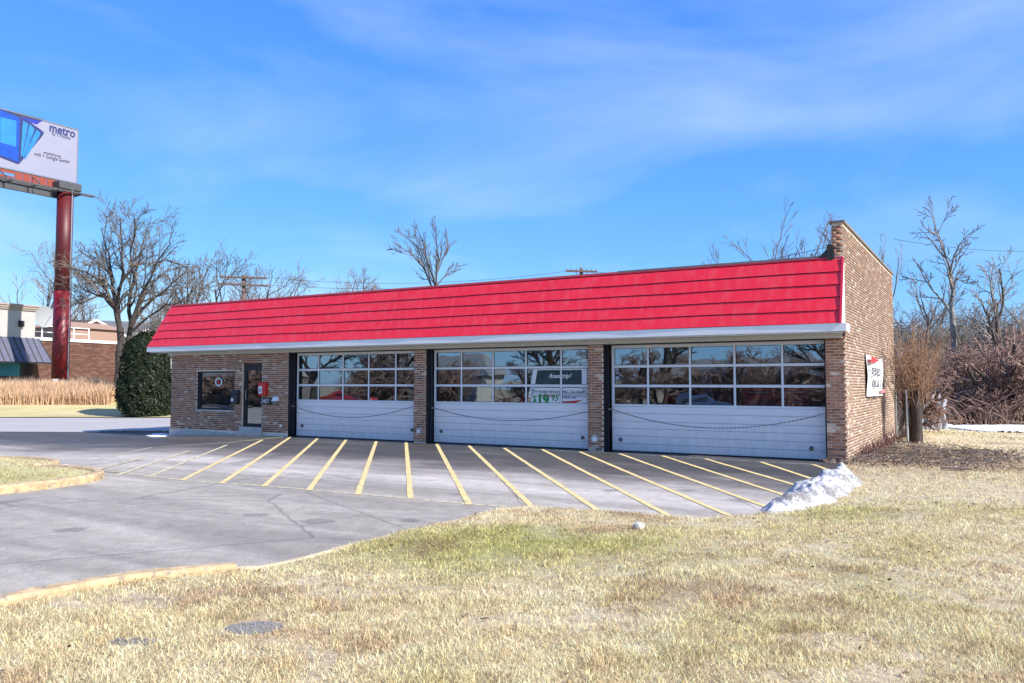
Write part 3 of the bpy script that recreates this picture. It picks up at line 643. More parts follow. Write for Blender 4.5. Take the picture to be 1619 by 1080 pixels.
# dark frames standing before the doors
for (a, b) in D:
    sh(MB().box(a + .013, a + .06, .16, .29, 0, 2.93), 'door_track', M_jamb); sh(MB().box(b - .06, b - .013, .16, .29, 0, 2.93), 'door_track', M_jamb)
# vents / pipe caps on the brick
def wallp(px, py, v=-.02): u, z = fac(px, py, v); return (u, v, z)
for px, py, r_ in ((663, 682, .085), (941, 694, .11), (445, 673, .07)):
    c = wallp(px, py); o = sh(MB().disc(c, (0, -1, 0), r_, .05, 18), 'vent_cap', mat('cap_%d' % px, (.5, .47, .42), .5, .1)); MB().disc((c[0], c[1] - .051, c[2]), (0, -1, 0), r_ * .6, .01, 14).build('cap_face', M_white, o)

# ---- office window and door
wn = sh(MB().box(-22.6, -20.55, .03, .12, .88, .95).box(-22.6, -20.55, .03, .12, 2.27, 2.33).box(-22.6, -22.52, .03, .12, .95, 2.27).box(-20.62, -20.55, .03, .12, .95, 2.27), 'window', M_black)
link('pane', meshd('pane', [(-22.52, .09, .95), (-20.62, .09, .95), (-20.62, .09, 2.27), (-22.52, .09, 2.27)], [(0, 1, 2, 3)]), M_glass2, wn)
MB().box(-22.66, -20.5, -.04, .1, .82, .878).build('sill', M_conc, wn)
MB().box(-22.6, -22.59, .0, .2, .88, 2.33).build('window_reveal', M_black, wn)
sd = sh(MB().box(-20.15, -20.0, .08, .16, .30, 2.6).box(-19.2, -19.1, .08, .16, .30, 2.6).box(-20.0, -19.2, .08, .16, .30, .42).box(-20.0, -19.2, .08, .16, 2.34, 2.6).box(-20.0, -19.2, .08, .16, 1.24, 1.27), 'entrance_door', M_black)
link('pane', meshd('pane', [(-20.0, .12, .42), (-19.2, .12, .42), (-19.2, .12, 1.24), (-20.0, .12, 1.24)], [(0, 1, 2, 3)]), M_glass2, sd)
link('pane', meshd('pane', [(-20.0, .12, 1.27), (-19.2, .12, 1.27), (-19.2, .12, 2.34), (-20.0, .12, 2.34)], [(0, 1, 2, 3)]), M_glass2, sd)
MB().tube([(-19.94, .07, 1.28), (-19.94, -.0, 1.3), (-19.94, -.0, 1.62), (-19.94, .07, 1.64)], .014).build('handle', M_steel, sd)
sh(MB().box(-20.3, -19.0, -.14, .28, -.05, .14).box(-20.2, -19.05, -.06, .28, .14, .30), 'doorstep', M_conc)

# ------------------------------------------------------------------ flat lettering
def text(name, s, size, parent, loc, rot, m, align='LEFT', sx=1., shear=0., bold=0., depth=.0015):
    cu = bpy.data.curves.new(name, 'FONT'); cu.body = s; cu.size = size; cu.align_x = align; cu.extrude = depth; cu.shear = shear; cu.offset = bold; cu.resolution_u = 2
    t = bpy.data.objects.new('tmp', cu); COL.objects.link(t); dg = bpy.context.evaluated_depsgraph_get(); dg.update()
    me = bpy.data.meshes.new_from_object(t.evaluated_get(dg)); bpy.data.objects.remove(t); me.materials.clear()
    o = link(name, me, m, parent); o.location = loc; o.rotation_euler = rot; o.scale = (sx, 1, 1); return o
M_ink = mat('ink_black', (.02, .02, .03), .6); M_inkg = mat('ink_green', (.01, .25, .06), .6); M_inkw = mat('ink_white', (.8, .8, .8), .6); M_inkr = mat('ink_red', (.55, .03, .03), .6)
M_inkn = mat('ink_navy', (.012, .02, .12), .5); M_paper = mat('paper_white', (.8, .82, .82), .6, .04, 3.)
FACE = (math.pi / 2, 0, 0)
def on_wall(name, u, v, z, label, cat, group=None):
    """a thing fixed on the facade at local (u, v, z)"""
    p = O + U * u + V * v; return empty(name, (p[0], p[1], z), RZ, label, cat, group)

# things fixed on the front wall
u, z = fac(417, 615, -.05)
t = on_wall('alarm_box', u, 0, z, 'red box with a white label on the brick wall right of the entrance door', 'box')
MB().box(-.19, .19, -.16, -.012, -.24, .24).build('casing', M_redbox, t, bevel=.02); MB().box(-.15, .03, -.164, -.161, -.16, .1).build('label_plate', M_paper, t)
MB().box(-.12, .0, -.167, -.165, -.04, -.01).box(-.12, .0, -.167, -.165, -.1, -.07).build('label_print', M_ink, t)
u, z = fac(373, 628, -.05)
t = on_wall('mailbox', u, 0, z, 'black wall mailbox between the office window and the entrance door', 'mailbox')
MB().hexa([(-.17, -.17, -.24), (.17, -.17, -.24), (.17, -.012, -.24), (-.17, -.012, -.24), (-.17, -.12, .24), (.17, -.12, .24), (.17, -.012, .27), (-.17, -.012, .27)]).build('casing', mat('mailbox_black', (.015, .015, .018), .4), t, bevel=.012)
MB().box(-.185, .185, -.19, -.01, .1, .125).build('lid_rim', M_black, t); MB().box(-.11, .01, -.185, -.172, -.15, -.04).build('sticker', M_paper, t)
u, z = fac(421, 634, -.03)
t = on_wall('number_sign', u, 0, z, 'small black plaque with pale numerals under the red box', 'sign')
MB().box(-.32, .3, -.045, -.012, -.11, .11).build('plate', M_black, t, bevel=.005); text('lettering', '3401', .23, t, (-.28, -.047, -.08), FACE, M_inkw, shear=.3, sx=.95)
u, z = fac(436, 633, -.05)
t = on_wall('wall_lamp', u, 0, z, 'small pale hooded lamp on the brick wall right of the plaque', 'lamp')
MB().hexa([(-.14, -.15, -.03), (.14, -.15, -.03), (.14, -.012, -.03), (-.14, -.012, -.03), (-.11, -.07, .13), (.11, -.07, .13), (.11, -.012, .13), (-.11, -.012, .13)]).build('hood', M_white, t, bevel=.008)
MB().box(-.11, .11, -.10, -.012, -.12, -.031).build('lens', mat('lamp_lens', (.12, .2, .16), .2), t)

# chains drawn across the doors
def chain(pxs, label):
    pts = [fac(*p, .0) for p in pxs]; (ua, za), (um, zm), (ub_, zb) = pts
    a = np.array([[ua * ua, ua, 1], [um * um, um, 1], [ub_ * ub_, ub_, 1]]); co = np.linalg.solve(a, [za, zm, zb])
    t = on_wall('chain', 0, 0, 0, label, 'chain', 'chains hung across the bay doors')
    n = int((ub_ - ua) / .05); m = MB()
    xs = np.linspace(ua, ub_, n)
    for i in range(n - 1):
        x0, x1 = xs[i] - .008, xs[i + 1] + .008; y = .04 + .0 * i; z0_, z1_ = co @ [x0 * x0, x0, 1], co @ [x1 * x1, x1, 1]
        m.bar((x0, y, z0_), (x1, y, z1_), .022 if i % 2 else .008, .008 if i % 2 else .022)
    m.build('links', mat('chain_steel', (.12, .10, .09), .6, .3, 20, metal=.3), t)
    MB().bar((xs[0] - .08, .04, za), (xs[0], .04, za), .03).build('hook', M_steel, t); MB().bar((xs[-1], .04, zb), (xs[-1] + .06, .04, zb), .03).build('hook', M_steel, t)
chain([(463, 642), (560, 660), (653, 642)], 'rusty chain sagging across the leftmost bay door')
chain([(685, 645), (806, 665), (927, 651)], 'rusty chain sagging across the middle bay door with the posters')
chain([(966, 647), (1145, 677), (1300, 655)], 'rusty chain sagging across the rightmost, nearest bay door')

# banner on the side wall
us = UR
pts = {k: side(*p, us) for k, p in dict(tl=(1366, 560), dip=(1383, 570), tr=(1391.5, 566), br=(1393, 625), bl=(1367, 627)).items()}
pb = O + U * (us + .03)
ban = empty('banner', tuple(pb), RZ + math.pi / 2, 'sagging white vinyl banner with red corner and black lettering on the brick side wall', 'banner')
# banner frame: local x = along wall (V), local y = -U
va, vb = pts['tl'][0], pts['tr'][0]; nb, nh = 26, 8; vs = []; fs = []
def ban_pt(s, t_):
    x = va + (vb - va) * s; ztop = pts['tl'][1] + (pts['dip'][1] - pts['tl'][1]) * (s / .62 if s < .62 else 1) + ((pts['tr'][1] - pts['dip'][1]) * ((s - .62) / .38) if s > .62 else 0)
    zb = pts['bl'][1] + (pts['br'][1] - pts['bl'][1]) * s; zz = zb + (ztop - zb) * t_
    dy = -.015 - .05 * math.sin(s * 9 + t_ * 3) ** 2 * (1 - t_ * .3) - .04 * (1 - abs(2 * s - 1)) * (1 - t_)
    return (x, dy, zz)
for i in range(nb + 1):
    for j in range(nh + 1): vs.append(ban_pt(i / nb, j / nh))
M_vinyl = mat('vinyl', (.78, .78, .79), .45, .05, 2.)
for i in range(nb):
    for j in range(nh): a = i * (nh + 1) + j; fs.append((a, a + nh + 1, a + nh + 2, a + 1))
b_o = link('sheet', meshd('sheet', vs, fs, True), M_vinyl, ban)
def patch(name, pxs, m):
    q = MB(); q.v = []
    for px, py in pxs: a_, b_ = side(px, py, us); q.v += [(a_, -.125, b_)]
    q.f = [tuple(range(len(q.v)))]; q.build(name, m, ban)
patch('red_corner', [(1367.5, 563), (1382, 570.5), (1368, 575)], M_inkr); patch('pink_bar', [(1384.5, 615), (1391.5, 615.5), (1391.5, 621), (1383.5, 621)], mat('ink_pink', (.6, .2, .22), .6))
Hb = pts['tl'][1] - pts['bl'][1]
text('lettering', 'TESTED', .31, ban, (va + .42, -.10, pts['bl'][1] + Hb * .50), FACE, M_ink, sx=2.0, shear=.1, bold=.0, depth=.004)
text('lettering', 'OIL & S', .31, ban, (va + .40, -.11, pts['bl'][1] + Hb * .21), FACE, M_ink, sx=2.0, shear=.1, bold=.0, depth=.004)
for s in (0, 1): MB().disc((va + (vb - va) * s, -.002, pts['tl' if s == 0 else 'tr'][1] + .0), (0, -1, 0), .03, .02, 8).build('grommet', M_steel, ban)

# ------------------------------------------------------------------ posters and things inside the bays
def hang(name, px0, py0, px1, py1, v, label, cat):
    u0, z1_ = fac(px0, py0, v); u1, z0_ = fac(px1, py1, v)
    t = on_wall(name, u0, v, z0_, label, cat); return t, u1 - u0, z1_ - z0_
t, w, h = hang('poster', 838, 581, 928, 609, .311, 'white framed poster with dark windscreen picture and words Road trip inside the middle bay door', 'poster')
h += .35
fr = MB(); fr.hexa([(-.05, 0, -.35), (.10, 0, -.35), (.10, .002, -.35), (-.05, .002, -.35), (.12, 0, h - .35), (.26, 0, h - .35), (.26, .002, h - .35), (.12, .002, h - .35)])
fr.box(.262, w, 0, .002, h - .43, h - .35).hexa([(w - .16, 0, -.35), (w, 0, -.35), (w, .002, -.35), (w - .16, .002, -.35), (w - .16, 0, h - .432), (w, 0, h - .432), (w, .002, h - .432), (w - .16, .002, h - .432)]).box(.101, w - .161, 0, .002, -.35, -.2)
fr.build('border', M_paper, t)
MB().box(.12, w - .14, .0025, .0035, -.2, h - .44).build('picture', mat('poster_teal', (.015, .045, .055), .25, .8, 3.), t)
text('lettering', 'Road trip?', .17, t, (w * .34, .001, h - .66), FACE, M_inkw, shear=.35, bold=.004)
t, w, h = hang('poster', 839.5, 613, 928, 641, .311, 'white price poster with green $19 95 figures and red swoosh inside the middle bay door', 'poster')
MB().box(0, w, 0, .002, -.02, h).build('sheet', M_paper, t)
text('lettering', 'Oil change full service', .115, t, (.06, -.004, h - .14), FACE, M_ink); text('lettering', 'most vehicles', .09, t, (w * .16, -.004, h - .25), FACE, M_inkr)
text('lettering', '$', .26, t, (.05, -.004, .08), FACE, M_inkg, bold=.006); text('lettering', '19', .40, t, (.2, -.004, .01), FACE, M_inkg, bold=.022); text('lettering', '95', .25, t, (.66, -.004, .12), FACE, M_inkg, shear=.2, bold=.004)
text('lettering', 'MAIL-IN', .13, t, (w * .56, -.004, .18), FACE, M_inkn, shear=.2); text('lettering', 'Flat / Tire Repair', .10, t, (w * .58, -.004, h - .14), FACE, M_ink, shear=.3)
sw_ = MB(); sw_.v = [(w * .55, -.004, .0), (w * .75, -.004, .03), (w * .95, -.004, .16), (w * .72, -.004, .12), (w * .56, -.004, .10)]; sw_.f = [(0, 1, 2, 3, 4)]; sw_.build('swoosh', M_inkr, t)
# office window decal
u, z = fac(346, 604, .08)
t = on_wall('window_decal', u, .07, z, 'round white and red ring decal on the office window', 'decal')
m = MB()
for k in range(20):
    a, b = 2 * math.pi * k / 20, 2 * math.pi * (k + 1) / 20; n_ = len(m.v)
    m.v += [(math.cos(q) * rr * 1.25, 0, math.sin(q) * rr) for q in (a, b) for rr in (.11, .16)]; m.f.append((n_, n_ + 1, n_ + 3, n_ + 2))
m.build('ring', M_paper, t); MB().tube([(0, 0, 0), (0, -.004, 0)], .06, 14).build('centre', M_inkr, t)
def inside(name, px, v, label, cat, group=None):
    u, _ = fac(px, 640, v); return on_wall(name, u, v, .004, label, cat, group)
M_blue = mat('lift_blue', (.02, .05, .22), .4, .1); M_tyre = mat('tyre_rubber', (.02, .02, .02), .8)
for i, px in enumerate((752, 1120)):
    t = inside('vehicle_lift', px, 2.2, ['blue steel lift post inside the middle bay', 'blue steel lift post inside the rightmost bay'][i], 'vehicle lift', 'lift posts inside the bays')
    MB().box(-.16, .16, -.14, .14, .03, 3.4).build('post', M_blue, t, bevel=.01); MB().box(-.3, .3, -.3, .3, 0, .029).build('base_plate', M_blue, t)
    MB().box(-.2, .2, -.18, -.141, .8, 1.3).build('carriage', M_dark, t); MB().bar((0, -.2, .85), (-1.1, -.7, .85), .1, .08).bar((0, -.2, .85), (1.1, -.7, .85), .1, .08).build('arm', M_blue, t)
for i, (px, v, g) in enumerate(((795, 1.0, 0), (833, .9, 1), (1060, 1.4, 2))):
    t = inside('waste_bin', px, v, ['round red waste bin behind the middle panes of the middle bay door', 'round red waste bin left of the price poster', 'round red waste bin inside the rightmost bay'][i], 'bin', 'red bins inside the bays')
    m = MB().tube([(0, 0, .0), (0, 0, .75), (0, 0, 1.45)], [.26, .3, .34], 18); m.build('body', M_redbox, t, True); MB().tube([(0, 0, 1.452), (0, 0, 1.5), (0, 0, 1.58)], [.37, .36, .2], 18).build('lid', M_redbox, t)
    MB().box(-.12, .12, -.36, -.33, 1.0, 1.2).build('label_plate', M_paper, t)
for i, (px, v) in enumerate(((1205, 1.8), (1255, 2.2), (905, 2.4))):
    t = inside('tool_cabinet', px, v, ['red tool cabinet with pale edges inside the rightmost bay, left one', 'red tool cabinet inside the rightmost bay beside the wall', 'red tool cabinet behind the price poster'][i], 'tool cabinet')
    MB().box(-.45, .45, -.25, .25, .12, 1.75).build('carcass', M_redbox, t, bevel=.01)
    for k in range(6): o_ = MB().box(-.42, .42, -.275, -.251, .2 + k * .25, .42 + k * .25).build('drawer', M_redbox, t); MB().box(-.3, .3, -.3, -.276, .37 + k * .25, .39 + k * .25).build('handle', M_steel, o_)
    for x in (-.35, .35): MB().tube([(x, -.03, .06), (x, .03, .06)], .06, 10).build('castor', M_tyre, t)
# tyres stacked in the left bay
for i, (px, v, nn_) in enumerate(((560, 3., 5), (610, 3.2, 4), (760, 5., 5))):
    for k in range(nn_):
        u, _ = fac(px, 640, v); p = O + U * u + V * v
        t = empty('tyre', (p[0], p[1], .004 + .21 * k), RZ + k, 'black tyre, number %s from the floor in the %s stack inside the bays' % (['one', 'two', 'three', 'four', 'five'][k], ['left', 'second', 'third'][i]), 'tyre', 'tyres stacked inside the bays')
        m = MB(); R_ = [(.33, .0), (.36, .05), (.36, .15), (.33, .2), (.2, .2), (.18, .1), (.2, .0)]; kk = 20
        for (rr, zz) in R_:
            for j in range(kk): m.v.append((rr * math.cos(2 * math.pi * j / kk), rr * math.sin(2 * math.pi * j / kk), zz))
        for a in range(len(R_)):
            for j in range(kk): m.f.append((a * kk + j, a * kk + (j + 1) % kk, ((a + 1) % 7) * kk + (j + 1) % kk, ((a + 1) % 7) * kk + j))
        m.build('tread', M_tyre, t, True)

# ------------------------------------------------------------------ car builder (bays and street behind the camera)
def car(loc, rz, col, label, group=None, name='parked_car'):
    t = empty(name, loc, rz, label, 'car', group); mc = mat('car_paint', col, .3, .03, 2., coat=.6)
    prof = [(-2.2, .35), (-2.25, .7), (-2.1, .92), (-1.5, .98), (-1.2, 1.02), (-.6, 1.42), (.6, 1.45), (1.35, 1.05), (2.1, .95), (2.25, .7), (2.2, .32)]
    m = MB(); n = len(prof)
    for (x, z_) in prof:
        w_ = .86 if z_ < 1.1 else .68
        m.v += [(x, -w_, z_), (x, w_, z_)]
    for i in range(n): j = (i + 1) % n; m.f.append((2 * i, 2 * j, 2 * j + 1, 2 * i + 1))
    m.f += [tuple(2 * i for i in range(n)), tuple(2 * i + 1 for i in reversed(range(n)))]
    m.build('body', mc, t, bevel=.03)
    for s in (-1, 1):
        w_ = MB(); w_.v = [(-1.02, s * .80, 1.06), (-.55, s * .70, 1.36), (.55, s * .70, 1.38), (1.1, s * .80, 1.08)]; w_.f = [(0, 1, 2, 3)]; w_.build('side_window', M_black, t)
        for x in (-1.35, 1.4):
            o_ = MB().tube([(x, s * .72, .33), (x, s * .93, .33)], .33, 18).build('wheel', M_tyre, t); MB().tube([(x, s * .931, .33), (x, s * .945, .33)], .19, 12).build('rim', M_steel, o_)
        MB().box(2.2, 2.27, s * .5 - .16, s * .5 + .16, .62, .76).build('headlight', M_white, t)
    m = MB(); m.v = [(-1.23, -.74, 1.03), (-1.23, .74, 1.03), (-.65, .6, 1.40), (-.65, -.6, 1.40)]; m.f = [(0, 1, 2, 3)]; m.build('windscreen', M_black, t)
    return t
u, _ = fac(1110, 640, 3.4); p = O + U * u + V * 4.2
car((p[0], p[1], .45), RZ + math.pi / 2 + .1, (.03, .12, .3), 'blue car raised a little on the lift inside the rightmost bay')

# ------------------------------------------------------------------ billboard
Yb = 63.; gw = float(terr(-36, Yb))
pR = dist(123, 203, 64.); dirb = np.array([V[0], V[1], 0.])
bb = empty('billboard', (pR[0], pR[1], 17.8), math.atan2(dirb[1], dirb[0]), 'tall roadside billboard with a blue phone advert on a single dark red pole', 'billboard')
Wb = 14.6; Hf = 4.25     # local x: along the face (0 = right end, negative to the left), local y: behind (+)
M_bfront = mat('billboard_print', (.25, .25, .33), .5, .06, .6); M_phone = mat('phone_glow', (.003, .055, .36), .4, .25, 1.3); M_phonel = mat('phone_light', (.02, .18, .42), .4, .3, 1.2)
M_rustd = mat('pole_dark_red_paint', (.085, .005, .008), .5, .5, .6, .1, 10, stretch=(1, 1, .3)); M_rust = mat('pole_red_paint', (.15, .004, .007), .45, .4, .5, .1, 10, stretch=(1, 1, .35))
M_steeld = mat('dark_steel', (.06, .06, .065), .6, .2, 3)
f_ = MB().box(-Wb, 0, 0, .35, 0, Hf).build('face', M_bfront, bb)
MB().box(-Wb - .05, .06, -.04, .38, Hf, Hf + .07).box(.0, .06, -.04, .38, -.05, Hf).box(-Wb - .05, .06, -.04, .38, -.1, -.001).build('face_frame', M_steel, bb)
def flat(pts, y, m, name, parent=bb):
    q = MB(); q.v = [(x, y, z_) for x, z_ in pts]; q.f = [tuple(range(len(pts)))]; return q.build(name, m, parent)
def bx(px, py):
    """photo spot on the billboard face -> face coordinates"""
    r_ = ray(px, py); nrm = np.array([dirb[1], -dirb[0], 0]); t_ = np.dot(pR - Cc, nrm) / np.dot(r_, nrm); q = Cc + t_ * r_ - pR; return (float(np.dot(q, dirb)), float(q[2] + pR[2] - 17.8))
def Z(pts): return [bx(x / 7.2, 160 + y / 7.2) for x, y in pts]
def ext(pts, dx): return pts
tl = Z([(0, 58), (510, 208), (412, 268), (240, 190), (0, 130)]); flat([(-12, Hf - .02), tl[1], tl[2], tl[3], tl[4], (-12, tl[4][1])], -.006, mat('phone_navy', (.012, .02, .30), .5), 'print_band')
flat([(-12, Hf - .02), tl[1], Z([(440, 225)])[0], (-12, Hf - .5)], -.009, mat('print_dark', (.03, .03, .07), .5), 'print_band')
fans = [([(412, 285), (500, 355), (490, 385), (240, 690), (225, 660)], 5), ([(340, 232), (420, 300), (415, 330), (235, 680), (220, 640)], 4), ([(250, 190), (340, 240), (335, 275), (235, 670), (215, 640)], 3)]
for pts_, k in fans:
    q = Z(pts_); flat(q, -.010 - .004 * (6 - k), M_inkn, 'phone_edge'); c = np.mean(q, 0)
    flat([tuple(c + (np.array(a) - c) * np.array([.66, .86])) for a in q], -.013 - .004 * (6 - k), M_phonel, 'phone_screen')
q = Z([(0, 130), (235, 180), (252, 200), (232, 700), (205, 718), (0, 655)]); q = [(-9.5, q[0][1] + .9)] + q[1:5] + [(-9.5, q[5][1] + .75)]
flat(q, -.030, M_inkn, 'phone_edge'); q2 = Z([(0, 150), (212, 190), (222, 205), (205, 680), (195, 690), (0, 640)]); q2 = [(-9.3, q2[0][1] + .85)] + q2[1:5] + [(-9.3, q2[5][1] + .8)]
flat(q2, -.034, M_phone, 'phone_screen')
flat([bx(0, 160 + 180 / 7.2), bx(185 / 7.2, 160 + 225 / 7.2), bx(180 / 7.2, 160 + 520 / 7.2), bx(0, 160 + 470 / 7.2)], -.037, M_phonel, 'phone_screen')
def btext(s, px, py, px1, size, m, bold=0.):
    x, z_ = bx(px, py); x1, _ = bx(px1, py); o = text('lettering', s, size, bb, (x, -.02, z_), FACE, m, bold=bold)
    o.scale = ((x1 - x) / max(v.co.x for v in o.data.vertices), 1, 1); return o
btext('metro', 77.5, 207, 119, .95, M_inkn, .022); btext('by T-Mobile', 82, 213.5, 111, .36, M_inkn)
btext('smartphones', 68.5, 242.5, 96, .3, M_ink); btext('with + Google Gemini', 54, 245.5, 110, .40, M_ink)
# orange apron panels, catwalk and beams
na = 24
for k in range(na):
    x1 = -.55 - k * .6
    if 7 <= k <= 13: continue
    MB().box(x1 - .55, x1, .02, .09, -.78, -.13).build('apron_panel', M_orange, bb, bevel=.01)
MB().box(-8.35, -4.75, .02, .09, -.35, -.13).box(-8.35, -4.75, .02, .09, -.7, -.55).build('apron_panel', M_orange, bb)
m = MB()
for y in (-1.1, -.65, .25, .9): m.bar((-Wb, y, -1.05), (.9 if y < 0 else .2, y, -1.05), .09, .1)
for k in range(9): m.bar((-.2 - k * 1.75, -1.15, -1.12), (-.2 - k * 1.75, 1.2, -1.12), .08, .1)
for k in range(6): m.bar((-1 - k * 2.4, -1.1, -1.0), (-1 - k * 2.4, .2, -.15), .05)
m.bar((.9, -1.1, -1.05), (.9, -.65, -1.05), .08); m.build('catwalk', M_steeld, bb)
MB().box(-Wb, .3, .1, .34, -1.0, -.8).box(-Wb, -.2, .1, .34, -1.5, -1.15).build('torsion_beam', M_steeld, bb)
m = MB()
for k in range(2): m.bar((-5.2 - k * 1.3, -1.1, -1.0), (-5.9 - k * 1.3, .0, -.45), .05)
m.build('lamp_arm', M_steel, bb)
pb0 = dist(94.5, 605, Yb); zb = float(terr(pb0[0], Yb)) - .5
ptop = dist(104.5, 290, Yb); inv = Matrix.Rotation(-bb.rotation_euler.z, 4, 'Z')
def bl(p): return tuple(inv @ (Vector(p) - Vector(bb.location)))
xb = (pb0[0] + ptop[0]) / 2
MB().tube([bl((xb, Yb, zb)), bl((xb, Yb, 9.0))], .62, 28).build('pole', M_rust, bb, True)
MB().tube([bl((xb, Yb, 9.0)), bl((xb, Yb, 16.9))], .585, 28).build('pole', M_rustd, bb, True)
c = bl((xb, Yb, 16.9)); MB().box(c[0] - .9, c[0] + .9, c[1] - .7, c[1] + .7, c[2], c[2] + .6).build('column_head', M_steeld, bb, bevel=.05)
MB().tube([bl((xb + .66, Yb - .15, zb)), bl((xb + .62, Yb - .15, 17.2))], .05, 8).build('conduit', M_steel, bb)
p = dist(87, 612, Yb - 1.2)
for i, (px, lab) in enumerate(((88, 'small white meter box at the foot of the red billboard pole, left one'), (99, 'small white meter box at the foot of the red billboard pole, right one'))):
    p = dist(px, 603, 61.2); gz_ = float(terr(p[0], 61.2)); t = empty('meter_box', (p[0], p[1], gz_), 0, lab, 'meter box')
    MB().box(-.19, .19, -.1, .1, .55, 1.05 - i * .1).build('casing', M_white, t, bevel=.02); MB().box(-.03, .03, -.03, .03, 0, .549).build('stake', M_steel, t)

# ------------------------------------------------------------------ shop building on the left, brick neighbour, houses
nb0 = dist(58, 533, 70.); bd = math.atan2(7.5, 3.3); BU = np.array([math.cos(bd), math.sin(bd), 0])
def bproj(px, py, off=0.):
    nrm = np.array([BU[1], -BU[0], 0]); r_ = ray(px, py); t_ = np.dot(nb0 + nrm * off - Cc, nrm) / np.dot(r_, nrm); q = Cc + t_ * r_ - nb0; return float(np.dot(q, BU)), float((Cc + t_ * r_)[2])
lb = empty('store_building', (nb0[0], nb0[1], 0), bd, 'low brick store with a pale parapet and a dark blue awning behind the reeds', 'building')
zt = bproj(120, 536.5)[1]; M_sbrick = mat('store_brick', (.12, .06, .045), .9, .3, 2.2, .4, 20)
x_end = bproj(187, 540)[0]
MB().box(-.2, x_end, .01, 8, .6, zt - .25).build('brick_wall', M_sbrick, lb)
# courses of brickwork stand proud as one field
rs = random.Random(4); items = []
z_ = .8; r_ = 0
while z_ < zt - .4:
    x = .0 - .3 * (r_ % 2)
    while x < x_end - .5: items.append((x + .28, z_ + .08, .55, rs.random(), 0)); x += .575
    z_ += .155; r_ += 1
it = np.array(items); n = len(it); vs = np.zeros((n, 4, 3)); 
for k, (a, b) in enumerate(((-1, -1), (1, -1), (1, 1), (-1, 1))): vs[:, k, 0] = it[:, 0] + a * .275; vs[:, k, 1] = -.012; vs[:, k, 2] = it[:, 1] + b * .068
M_sb2 = brick_mat('store_brickwork', 'attr', [(0, (.11, .052, .04)), (.3, (.13, .064, .047)), (.6, (.09, .046, .036)), (.85, (.16, .085, .065))], tint=(.25, .15, .12))
o = link('brickwork', np_mesh('brickwork', vs.reshape(-1, 3), np.arange(n * 4).reshape(-1, 4), np.repeat(it[:, 3], 4)[:, None] * np.ones(3), n=4), M_sb2, lb); o['kind'] = 'stuff'
MB().box(-.2, x_end + .05, -.1, 8, zt - .25, zt).build('roof_edge', M_white, lb)
x58, z_c = bproj(57, 487); z_b = bproj(30, 545)[1]; zp1 = bproj(57, 487)[1]; zp0 = bproj(56, 533)[1]
M_pale = mat('pale_render', (.40, .38, .36), .8, .06, 1.5)
xr = bproj(56, 500, .6)[0]
MB().box(-14, xr, -.6, 5, zp0 - .2, zp1 - .35).build('parapet_wall', M_pale, lb)
MB().box(-14, xr + .12, -.72, 5.1, zp1 - .35, zp1 - .2).box(-14, xr + .2, -.8, 5.2, zp1 - .2, zp1 - .02).box(-14, xr + .28, -.88, 5.3, zp1 - .02, zp1 + .12).build('cornice', mat('cornice_tan', (.33, .27, .23), .8, .1), lb)
sc_ = bproj(33, 512, .65); MB().box(sc_[0] - .18, sc_[0] + .18, -.85, -.601, sc_[1] - .25, sc_[1] + .25).build('wall_light', M_black, lb)
M_awn = mat('awning_metal', (.10, .10, .14), .55, .1, 2.)
za = zp0 - .15; zb_ = bproj(30, 572, 2.1)[1]; xa = xr + .3; nx_ = 26; 
m = MB(); m.hexa([(-14, -2.1, zb_), (xa + .3, -2.1, zb_), (xa + .3, -.61, zb_), (-14, -.61, zb_), (-14, -.66, za), (xa, -.66, za), (xa, -.61, za), (-14, -.61, za)]).build('awning', M_awn, lb)
for k in range(nx_):
    x = xa - .03 - k * .55; MB().bar((x + (.3 if k == 0 else 0), -2.12, zb_ + .03), (x, -.68, za + .03), .05, .07).build('awning_rib', M_steeld, lb)
MB().box(-14, xa + .32, -2.14, -2.1, zb_ - .12, zb_ + .01).build('awning_edge', M_black, lb)
xw = bproj(31, 600, .1)[0]; zw0 = bproj(15, 596, .1)[1]
MB().box(-14, xw, -.12, -.05, zw0, za - .2).build('shop_window', mat('teal_glass', (.02, .22, .32), .25, .1, 1.), lb); MB().box(xw + .001, xw + .25, -.14, -.02, .8, za - .2).box(-14, xw, -.14, -.04, zw0 - .8, zw0 - .001).box(-14, xw, -.14, -.121, zw0, zw0 + .08).build('window_frame', M_black, lb)
MB().box(-14, -.21, .0, 5, .6, zw0 - .81).build('base_wall', M_sbrick, lb)
# roof railing, dish on the store roof
rl = MB(); 
for k in range(5): x = .3 + k * 1.6; rl.box(x, x + .06, 2.0, 2.06, zt - .3, zt + 1.15)
rl.box(.3, 6.8, 2.0, 2.05, zt + 1.15, zt + 1.21).box(.3, 6.8, 2.0, 2.05, zt + .6, zt + .65); rl.build('roof_railing', M_white, lb)
q = BU * 1.4 + np.array([-BU[1], BU[0], 0]) * 1.2 + nb0
t = empty('satellite_dish', (q[0], q[1], zt), bd, 'round pale satellite dish on the brick store roof', 'satellite dish')
m = MB(); K = 20; m.v.append((0, 0, 1.9))
for j in range(K): m.v.append((.95 * math.cos(2 * math.pi * j / K), -.28, 1.9 + .95 * math.sin(2 * math.pi * j / K)))
for j in range(K): m.f.append((0, 1 + j, 1 + (j + 1) % K))
m.build('reflector', mat('dish_grey', (.30, .31, .32), .5), t, True); MB().tube([(0, .05, -.3), (0, .05, 1.6)], .05, 8).build('mast', M_white, t); MB().bar((0, -.2, 1.0), (0, -1.0, 1.9), .04).build('feed_arm', M_steel, t)
